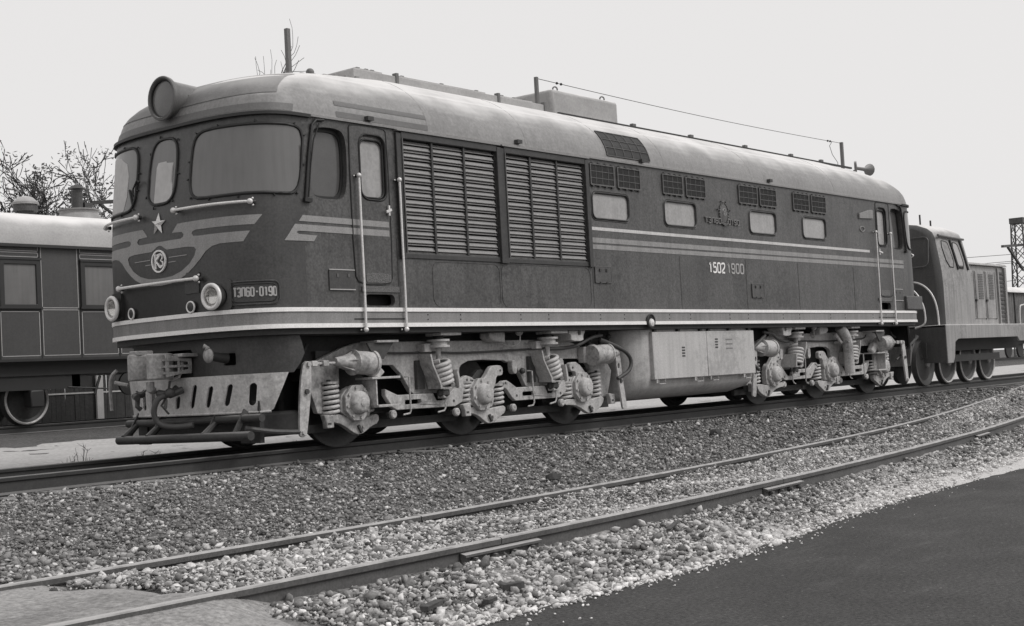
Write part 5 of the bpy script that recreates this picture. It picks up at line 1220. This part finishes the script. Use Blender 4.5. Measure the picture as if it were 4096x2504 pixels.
for k in range(-5, 5):
    x = 5.30+1.9*k
    g = MB().box(x-.005, x+.735, CY-.016, CY, 2.73, 3.575).build('window', 'carrw', CAR, smooth=0)
    b = MB(); b.prism([(x-.11, 2.675), (x+.83, 2.675), (x+.83, 3.67), (x-.11, 3.67)], CY-.05, CY, [[(x, 2.735), (x+.73, 2.735), (x+.73, 3.57), (x, 3.57)]]); b.build('window_frame', 'carrf', g, smooth=0, bevel=.01)
    MB().box(x-.12, x+.84, CY-.07, CY, 3.665, 3.71).build('window_hood', 'carrf', g, smooth=0)
    MB().box(x-.13, x+.85, CY-.06, CY, 2.645, 2.685).build('window_sill', 'carrf', g, smooth=0)
    rect_line(x-.10, x+.81, 3.725, 3.825); rect_line(x-.10, x+.81, 3.85, 3.965)
    rect_line(x-.09, x+.80, 1.655, 2.59); rect_line(x+.865, x+1.74, 1.655, 2.63)
    rect_line(x+.865, x+1.74, 2.66, 3.96)
    for xx in (x+.82, x+1.77): MB().box(xx, xx+.025, CY-.012, CY, 1.60, 3.94).build('panel_batten', 'carrf', CAR, smooth=0)
    MB().box(x-.12, x+.84, CY-.01, CY, 2.60, 2.635).build('panel_batten', 'carrf', CAR, smooth=0)
# roof vents
for x, y, r_, h0 in ((6.62, 13.75, .22, 4.72), (4.0, 13.75, .22, 4.72)):
    vn = MB().cyl((x, y, h0-.1), (x, y, h0+.30), .17, n=16).build('roof_vent', 'bogied', CAR)
    MB().lathe([(.29, 0), (.28, .05), (.16, .16), (.02, .20)], (x, y, h0+.30), (0, 0, 1), 18).build('vent_cap', 'slat', vn); MB().cyl((x, y, h0+.15), (x, y, h0+.30), .26, n=16).build('vent_skirt', 'bogied', vn)
vn = MB().lathe([(.55, -.08), (.50, .05), (.42, .14), (.42, .20), (.46, .21), (.46, .235), (.02, .24)], (7.95, 13.75, 4.75), (0, 0, 1), 22).build('stove_pipe', 'slat', CAR)
MB().cyl((7.92, 13.75, 4.95), (7.92, 13.75, 5.42), .125, n=16).build('pipe', 'bogied', vn); MB().lathe([(.20, 0), (.12, .07), (.02, .11)], (7.92, 13.75, 5.46), (0, 0, 1), 16).build('pipe_cap', 'bogied', vn); MB().box(8.05, 8.25, 13.65, 13.85, 4.96, 5.16).build('pipe_box', 'bogied', vn)
# running gear
for x in (6.13, 3.6, -7.5, 11.6):
    for s in (-1, 1):
        c = Vector((x, CC+s*.83, .215+.525)); d = Vector((0, s, 0))
        wl = MB().lathe([(.09, .09), (.14, .06), (.40, .02), (.46, .05), (.525, .05), (.53, -.05), (.55, -.07), (.45, -.08), (.09, -.09)], c, d, 36).build('wheel', 'wheel', CAR, smooth=35)
        MB().ring(c+d*.052, d, .490, .030, 40, 6).build('tyre_rim', 'whiterim', wl, smooth=60)
    MB().cyl((x, CC-.9, .74), (x, CC+.9, .74), .08).build('axle', 'wheel', CAR)
MB().box(2.6, 7.2, CC-1.25, CC-1.10, .95, 1.25).build('truck_frame', 'carrf', CAR); MB().box(-11.8, 13.3, CC-1.3, CC+1.3, 1.25, 1.56).build('underframe', 'carrf', CAR)
for x in (6.13, 3.6): MB().box(x-.16, x+.16, CC-1.32, CC-1.05, .58, .95).build('axle_box', 'carrf', CAR, bevel=.03)
MB().lathe([(.14, 0), (.26, .02), (.26, .10), (.14, .12)], (8.45, 12.75, 1.0), (.1, 1, 0), 24).build('dynamo_wheel', 'carrf', CAR)
MB().tube([(6.9, 12.8, .98), (8.0, 12.8, .90)], .018, 6).build('brake_rod', 'carrf', CAR); MB().tube([(7.7, 12.8, 1.2), (7.55, 12.8, .8)], .03, 6).build('brake_hanger', 'carrf', CAR)
for x in (7.2, 9.6): MB().box(x-.2, x+.2, 12.8, 13.3, .98, 1.3).build('underfloor_box', 'carrf', CAR)

# ================================================================== SHUNTING LOCOMOTIVE (right, behind)
SH = empty('shunting_locomotive', (22.5, 0, 0), 'smaller pale diesel shunter with rounded cab and louvered hood behind the big locomotive', 'locomotive')
sec = [(-1.35, 1.34), (-1.35, 2.25), (-1.31, 2.6), (-1.25, 2.9), (-1.14, 3.38), (-1.08, 3.50), (-.95, 3.60), (-.7, 3.70), (-.35, 3.76), (0, 3.78)]
sec = sec+[(-y, z) for y, z in reversed(sec[:-1])]; n = len(sec); v = []; st_ = []
for x, k, dz in ((20.20, .86, .10), (20.22, .92, .05), (20.28, .965, .02), (20.40, 1, 0), (21.85, 1, 0), (22.0, .99, .01)):
    v += [(x+(.16*max(0, z-2.3) if x < 20.5 else 0), y*k, 1.34+(z-1.34)*(1-dz/2.4)) for y, z in sec]; st_.append(x)
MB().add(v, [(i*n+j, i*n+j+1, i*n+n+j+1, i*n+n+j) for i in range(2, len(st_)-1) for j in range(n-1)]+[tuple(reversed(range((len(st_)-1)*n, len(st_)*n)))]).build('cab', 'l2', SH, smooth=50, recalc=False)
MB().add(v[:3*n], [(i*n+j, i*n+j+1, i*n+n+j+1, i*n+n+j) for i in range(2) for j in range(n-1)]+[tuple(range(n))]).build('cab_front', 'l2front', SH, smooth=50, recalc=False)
def cabside(x, z, o):
    y = float(np.interp(z, [1.34, 2.25, 2.6, 2.9, 3.38], [1.35, 1.35, 1.31, 1.25, 1.14])); return (x, -(y+o), z)
for lp, m_ in (([(20.62, 2.68), (21.05, 2.66), (20.98, 3.22), (20.93, 3.27), (20.55, 3.29)], 'l2'), ([(21.22, 2.66), (21.62, 2.64), (21.58, 3.18), (21.50, 3.26), (21.22, 3.27)], 'glassl')):
    g = MB().sheet(chaikin(lp, 1), lambda x, z: cabside(x, z, .008), lambda x, z: cabside(x, z, 0), step=.2).build('cab_window', m_, SH, smooth=40)
    MB().tube([cabside(x, z, .01) for x, z in resample(chaikin(lp, 1), .1)], .010, 5, closed=True).build('gasket', 'rubber', g)
for x0_, x1_ in ((21.10, 21.16), (21.66, 21.76)): MB().tube([cabside(x1_-.03, 3.32, .02), cabside(x1_, 3.0, .02), cabside(x1_+.02, 2.62, .02)], .03, 6).build('window_post', 'rubber', SH)
MB().tube([cabside(20.45, 3.40, .04), cabside(21.0, 3.38, .05), cabside(21.95, 3.36, .04)], .028, 8).build('rain_gutter', 'roofdark', SH)
for y0, y1 in ((-1.0, -.12), (.12, 1.0)):
    lp = chaikin(rrect(y0, y1, 2.70, 3.38, .12), 0)
    MB().tube([(20.17+.16*max(0, z-2.3), y, z) for y, z in resample(lp, .1)], .012, 5, closed=True).build('front_pane_seam', 'gbar', SH)
MB().prism(chaikin([(19.9, 1.34), (25.9, 1.33), (25.9, .92), (24.54, .92), (24.42, 1.025), (20.6, 1.02), (20.40, .95), (20.32, .62), (20.22, .48), (19.9, .48)], 0), -1.45, -1.40).build('side_apron', 'l2', SH, bevel=.012)
MB().prism([(19.9, 1.34), (25.9, 1.33), (25.9, .92), (20.6, 1.02)], 1.40, 1.45).build('side_apron', 'l2', SH)
MB().box(19.88, 25.9, -1.44, 1.44, 1.29, 1.345).build('deck', 'l2', SH, bevel=.01)
MB().box(19.88, 19.98, -1.44, 1.44, .50, 1.33).build('buffer_beam', 'l2front', SH)
MB().box(20.3, 25.7, -1.0, 1.0, .75, 1.25).build('main_frame', 'under', SH)
MB().box(21.0, 24.0, -1.12, -1.06, .50, .66).build('spring_beam', 'under', SH)
for k, x in enumerate((20.0, 21.26, 22.53, 23.77)):
    for s in (-1, 1):
        c = Vector((x, s*.83, .52)); d = Vector((0, s, 0))
        wl = MB().lathe([(.09, .10), (.13, .06), (.40, .0), (.45, .04), (.515, .045), (.52, -.05), (.54, -.07), (.45, -.08), (.09, -.09)], c, d, 36).build('wheel', 'bogied', SH, smooth=35)
        if k > 0: MB().ring(c+d*.048, d, .488, .024, 40, 6).build('tyre_rim', 'whiterim', wl, smooth=60)
        MB().lathe([(.11, .09), (.10, .12), (.002, .125)], c, d, 14).build('hub', 'slat', wl)
    MB().cyl((x, -.8, .52), (x, .8, .52), .08).build('axle', 'wheel', SH)
# hood
MB().box(21.95, 24.95, -1.02, 1.02, 1.33, 2.80).build('hood', 'l2', SH, bevel=.02)
MB().prismx([(-1.10, 2.80), (-1.06, 2.86), (0, 2.93), (1.06, 2.86), (1.10, 2.80)], 21.9, 25.0).build('hood_roof', 'l2', SH, bevel=.01)
for x in (22.25, 22.95, 23.65):
    d = MB().box(x, x+.58, -1.04, -1.02, 1.50, 2.66).build('hood_door', 'l2', SH, bevel=.006)
    q = MB()
    for k in range(15): q.box(x+.16, x+.46, -1.052, -1.04, 1.98+.042*k, 2.0+.042*k)
    tag(q.build('louver_vent', 'gbar', d, smooth=0), kind='stuff')
    MB().box(x-.05, x+.03, -1.06, -1.02, 1.92, 1.97).build('door_latch', 'frame', d); MB().box(x+.57, x+.585, -1.046, -1.02, 1.48, 2.66).build('door_seam', 'frame', d)
MB().box(24.42, 24.50, -1.06, -1.02, 1.36, 2.76).build('hood_post', 'l2', SH); MB().box(24.86, 24.97, -1.08, -1.0, 1.36, 2.78).build('hood_post', 'l2', SH)
b = MB()
for k in range(12): MB().box(24.52, 24.84, -1.055, -1.02, 1.42+.108*k, 1.475+.108*k).build('radiator_slat', 'frame', SH, smooth=0)
MB().cyl((25.0, -.7, 2.62), (25.42, -.7, 2.62), .15, n=20).build('hood_lamp', 'l2', SH)
for x, y, z0_, z1_ in ((21.5, -.35, 3.74, 4.02), (21.75, -.5, 3.72, 3.88)): MB().cyl((x, y, z0_), (x, y, z1_), .022, n=8).build('roof_pin', 'under', SH)
MB().tube(smooth3([(19.75, -.15, 2.30), (19.75, -.45, 2.33), (19.75, -.80, 2.20), (19.75, -1.02, 1.85), (19.75, -1.06, 1.50), (19.75, -1.02, 1.36), (19.75, -.80, 1.30)], 3), .022, 8).build('platform_rail', 'chrome', SH, smooth=60)
MB().tube(smooth3([(20.1, -.55, 2.36), (20.1, -.80, 2.34), (20.1, -1.05, 2.15), (20.1, -1.20, 1.8), (20.1, -1.22, 1.20)], 3), .022, 8).build('platform_rail', 'chrome', SH, smooth=60)
MB().box(19.86, 19.9, -.5, -.1, 1.36, 1.38).build('step_edge', 'chrome', SH)
MB().tube([(19.80, -1.0, .95), (19.80, -1.0, .62), (19.80, -.7, .60), (19.80, -.7, .95)], .018, 6).build('foot_step', 'bogied', SH)
MB().box(19.4, 19.95, -.12, .12, .95, 1.18).build('coupler', 'under', SH, bevel=.03)
MB().tube(smooth3([(19.85, -.4, .9), (19.6, -.42, .7), (19.3, -.35, .45), (19.2, -.2, .4)]), .03, 7).build('brake_hose', 'hose', SH)

# ================================================================== FAR BOXCAR, MAST, WIRES, POLE
BX = empty('boxcar', (70, CC, .215), 'far wooden boxcar with snowy roof beyond the shunter', 'boxcar')
bs = 12.7
MB().box(63.8, 78, bs, 15.4, 1.25, 3.78).build('body', 'boxcar', BX, smooth=0)
pr = MB().box(-.06, .06, -.02, .02, 0, 2.45).build('board', 'boxcar', BX, smooth=0); pr.location = (63.9, bs-.02, 1.28); adopt(pr, BX)
for k in range(1, 64): copy_at(pr, BX, (63.9+.135*k, bs-.02-.006*(k % 2), 1.28))
for x in (63.82, 64.9, 66.9, 68.2): MB().box(x-.07, x+.07, bs-.10, bs, 1.25, 3.8).build('post', 'frame', BX)
MB().prismx([(12.45, 3.74), (12.6, 3.90), (13.3, 4.12), (14.05, 4.2), (14.8, 4.12), (15.5, 3.90), (15.65, 3.74)], 63.5, 78.3).build('roof', 'carrr', BX, smooth=40)
MB().tube(smooth3([(64.9, bs-.3, 1.3), (64.9, bs-.3, 2.9), (65.2, bs-.3, 3.1), (69, bs-.3, 3.15)]), .04, 6).build('rail', 'chrome', BX)
MB().box(63.8, 78, bs+.3, 15.0, .95, 1.25).build('underframe', 'under', BX)
for x in (65.2, 67.0, 75, 76.8): MB().lathe([(.1, .05), (.475, .04), (.5, -.05), (.1, -.07)], (x, 13.25, .7), (0, -1, 0), 24).build('wheel', 'wheel', BX)

MA = empty('lattice_mast', (101.6, 24.65, .05), 'tall steel lattice mast with a bracket arm at the right edge', 'mast')
def leg(sx_, sy_): return (101.6+sx_*.75, 24.65+sy_*.75, 0), (101.6+sx_*.44, 24.65+sy_*.44, 11.1)
for sx_ in (-1, 1):
    for sy_ in (-1, 1): MB().bar(*leg(sx_, sy_), .10).build('leg', 'lattice', MA, smooth=0)
q = MB()
for f0, f1 in (((-1, -1), (1, -1)), ((-1, -1), (-1, 1)), ((1, -1), (1, 1)), ((-1, 1), (1, 1))):
    a0, a1 = map(Vector, leg(*f0)); b0, b1 = map(Vector, leg(*f1)); nn = 10
    for i in range(nn):
        q.bar(a0.lerp(a1, i/nn), b0.lerp(b1, (i+1)/nn), .05); q.bar(b0.lerp(b1, i/nn), a0.lerp(a1, (i+1)/nn), .05)
q.build('lattice', 'lattice', MA, smooth=0)
MB().box(101.05, 102.15, 24.1, 25.2, 10.75, 11.2).build('cap', 'lattice', MA)
for z in (3.6, 4.6): MB().bar((100.6, 25.4, z), (102.4, 24.0, z+.1), .16).build('cross_bar', 'lattice', MA)
MB().bar((97.6, 24.65, 8.75), (102.2, 24.65, 9.05), .20).build('arm', 'lattice', MA); MB().bar((98.8, 24.65, 8.75), (102, 24.65, 7.0), .16).build('arm_brace', 'lattice', MA)
for k, (za, zb, ya) in enumerate(((8.3, 8.4, 46), (7.75, 7.5, 44), (7.6, 7.7, 48), (6.2, 5.3, 36))):
    a, b_ = Vector((101.3, 24.9, za)), Vector((70, ya, zb)); pts = [a.lerp(b_, i/14)-Vector((0, 0, .5*math.sin(math.pi*i/14))) for i in range(15)]
    wr = MB().tube(pts, .022, 5).build('overhead_wire', 'lattice'); wr['category'] = 'wire'; wr['group'] = 'overhead wires at the lattice mast'
    wr['label'] = ('topmost thin wire running left from the lattice mast', 'second thin wire from the top left of the lattice mast', 'third thin wire from the top left of the lattice mast', 'lowest wire at the lattice mast, strung with dark insulators')[k]
    if k == 3:
        for t_ in (.06, .13): MB().lathe([(.05, -.10), (.30, -.04), (.30, .04), (.05, .10)], a.lerp(b_, t_)-Vector((0, 0, .12)), (b_-a), 12).build('insulator', 'lattice', wr)
PO = empty('bracket_pole', (13.4, 20, .04), 'wooden pole with cross arm behind the old carriage', 'pole')
MB().cyl((13.4, 20, 0), (13.4, 20, 6.6), .15, .11, 12).build('pole', 'bark', PO)
MB().bar((12.45, 20, 6.20), (14.1, 20, 6.38), .10).build('cross_arm', 'bark', PO); MB().bar((12.7, 20, 6.20), (13.4, 20, 5.75), .06).build('arm_brace', 'bark', PO)
for x in (12.80, 13.9): MB().lathe([(.02, 0), (.05, .03), (.035, .07), (.06, .10), (.02, .14)], (x, 20, 6.30), (0, 0, 1), 10).build('insulator', 'lattice', PO)
# fence behind the carriage
FE = empty('plank_fence', (10, 19, .04), 'weathered plank fence seen under the old carriage', 'fence')
pk = MB().box(-.068, .068, -.012, .012, 0, 1.75).build('plank', 'wood', FE, smooth=0); pk.location = (5, 19, .04); adopt(pk, FE)
for k in range(1, 120): copy_at(pk, FE, (5+.142*k, 19+random.uniform(-.01, .01), .04+random.uniform(-.05, .0)), (0, random.uniform(-.015, .015), 0))
MB().box(4.9, 22, 18.97, 18.988, .84, .88).build('rail', 'pale', FE); MB().box(11.66, 11.86, 18.90, 18.97, .04, 1.80).build('post', 'pale', FE)

# ================================================================== TREES AND WEEDS
def tree(name, label, base, h, spread, leaves, seed, lean=0.0, fork=.35, leafsize=.082, levels=6):
    rnd = random.Random(seed); T = empty(name, base, label, 'tree', 'trees behind the old carriage')
    tr = MB(); tips = []
    def grow(p, d, l, r, lev):
        pts = [Vector(p)]; rs = [r]; q = Vector(p); dd = Vector(d)
        k = 5 if lev > 1 else 3
        for i in range(k):
            dd = (dd+Vector((rnd.gauss(0, .16), rnd.gauss(0, .16), rnd.gauss(.03, .10)))).normalized(); q = q+dd*l/k; pts.append(q.copy()); rs.append(max(.014, r*(1-.42*(i+1)/k)))
        tr.tube(pts, rs, 7 if lev > 2 else 4, cap=False)
        if lev <= 2: tips.extend(pts[1:])
        if lev == 0: return
        for j in range(rnd.choice((2, 3, 3)) if lev > 1 else 3):
            a = pts[-1] if j == 0 else pts[rnd.randint(max(1, k-3), k)]
            nd = (dd+Vector((rnd.gauss(0, spread), rnd.gauss(0, spread), rnd.gauss(.06, .28)))).normalized()
            grow(a, nd, l*rnd.uniform(.6, .82), r*.60*rnd.uniform(.8, 1.05), lev-1)
    grow(base, (lean, 0, 1), h*fork, h*.016, levels)
    tr.build('trunk', 'bark', T, smooth=60, recalc=False)
    if leaves:
        q = MB(); cl = [rnd.choice(tips) for _ in range(max(20, leaves//34))]
        for _ in range(leaves):
            c = rnd.choice(cl); p = c+Vector((rnd.gauss(0, .20), rnd.gauss(0, .20), rnd.gauss(0, .17)))
            u = Vector((rnd.gauss(0, 1), rnd.gauss(0, 1), rnd.gauss(0, 1))).normalized(); w_ = u.orthogonal().normalized(); s = leafsize*rnd.uniform(.6, 1.3)
            q.add([p-u*s, p+w_*s*.5, p+u*s, p-w_*s*.5], [(0, 1, 2, 3)])
        tag(q.build('crown', 'leaf', T, smooth=0, recalc=False), kind='stuff')
    return T
tree('autumn_tree', 'leftmost thinning tree above the carriage roof, crown cut by the picture edge', (13.4, 27, .04), 9.9, .50, 2600, 3, .02)
tree('autumn_tree', 'forked thinning tree above the left domed roof vent of the carriage', (15.4, 28, .04), 10.6, .48, 3200, 12, .02)
tree('autumn_tree', 'taller rounded thinning tree close to the big locomotive nose', (17.7, 28, .04), 11.0, .40, 3600, 25, -.01)
tree('autumn_tree', 'sparse tree with few leaves half hidden by the locomotive nose', (19.2, 29.5, .04), 10.0, .42, 1700, 31, 0)
tree('autumn_tree', 'low bushy tree between the two roof vents of the carriage', (16.4, 30, .04), 9.0, .5, 2400, 44, 0)
tree('bare_tree', 'bare tree whose twigs show just above the locomotive cab roof', (34.2, 40, .04), 18.2, .20, 0, 8, 0, .40, levels=5)
def weed(label, base, h, n, seed):
    rnd = random.Random(seed); q = MB()
    for i in range(n):
        p = Vector(base)+Vector((rnd.uniform(-.17, .17), rnd.uniform(-.1, .1), 0)); d = Vector((rnd.gauss(0, .25), rnd.gauss(0, .2), 1)).normalized(); hh = h*rnd.uniform(.5, 1)
        m1 = p+d*hh*.5; tip = p+d*hh+Vector((rnd.gauss(0, .02), 0, 0)); q.tube([p, m1, tip], [.005, .004, .002], 4)
        for k in range(3):
            s = p+d*hh*rnd.uniform(.4, .95); q.tube([s, s+Vector((rnd.gauss(0, .04), rnd.gauss(0, .04), rnd.uniform(.02, .07)))], [.003, .0015], 4)
    o = q.build('weed', 'weed', loc=base, recalc=False); tag(o, label, 'plant', 'dry weeds by the locomotive track')
weed('dry twiggy weed beside the rail at the left', (-.40, 1.25, -.2), .40, 9, 2)
weed('small dry weed tuft just ahead of the footboard tubes', (.75, 1.3, -.2), .26, 8, 5)

# ================================================================== LOOSE THINGS ON THE BALLAST
def scrap(name, label, c, l, w_, t_, rz, m='scrap', rx=.06):
    d = Vector((math.cos(rz), math.sin(rz), rx)); s = Vector((-math.sin(rz), math.cos(rz), 0)); u = d.cross(s)
    x, y = c; z = float(hgt(x, y))+.05
    if abs(y-float(sy(x))) < .75: z = float(sz(x))-.06
    o = MB().obox((0, 0, 0), d*l/2, s*w_/2, u*t_/2); o.v = [(p[0], p[1]+(.012 if i % 3 == 0 else 0), p[2]) for i, p in enumerate(o.v)]
    o = o.build(name, m, bevel=.004, smooth=0); o.location = (x, y, z)
    return tag(o, label, 'timber' if m == 'scrap' else 'clod', 'timber scraps on the ballast' if m == 'scrap' else 'dark clods on the ballast')
def clod(label, c, r_):
    rnd = random.Random(int(c[0]*100)); b = bmesh.new(); bmesh.ops.create_icosphere(b, subdivisions=2, radius=r_)
    for v_ in b.verts: v_.co = v_.co*rnd.uniform(.78, 1.2); v_.co.z *= .7
    me = bpy.data.meshes.new('clod'); b.to_mesh(me); b.free(); me.materials.append(M['clod']); o = bpy.data.objects.new('clod', me); COL.objects.link(o)
    x, y = c; z = float(hgt(x, y))+r_*.4
    if abs(y-float(sy(x))) < .75: z = float(sz(x))-.10+r_*.4
    o.location = (x, y, z); tag(o, label, 'clod', 'dark clods on the ballast')
scrap('timber_scrap', 'short split plank lying between the nearest rails', (.43, -6.2), .42, .08, .035, .15)
scrap('timber_scrap', 'dark wedge of timber near the asphalt edge', (-3.52, -8.1), .13, .05, .04, -.5)
scrap('timber_scrap', 'flat dark board scrap, closest to the picture bottom', (-4.22, -8.1), .17, .05, .03, .25)
scrap('timber_scrap', 'small dark chip of board beside the flat board scrap', (-3.84, -8.2), .09, .035, .025, .1)
scrap('timber_scrap', 'thin stick near the second rail joint', (-1.29, -7.78), .30, .03, .02, .4)
scrap('timber_scrap', 'thin sliver of wood by the crossing path', (-4.86, -5.78), .20, .03, .015, -.6)
scrap('timber_scrap', 'thin sliver between the rails at the picture middle', (-2.4, -6.6), .18, .03, .02, .1)
clod('dark clod between the nearest rails beside the split plank', (.92, -5.95), .06)
clod('dark clod alone on the gravel, below and left of the fuel tank', (1.52, -4.5), .085)
clod('dark clod on the gravel in front of the first bogie', (.41, -2.9), .06)
clod('dark clod touching the far rail of the nearest track', (0.0, -5.1), .05)
clod('dark clod on the gravel before the rear bogie', (7.2, -3.05), .09)
clod('dark clod at the corner of the crossing path', (-4.8, -6.3), .035)
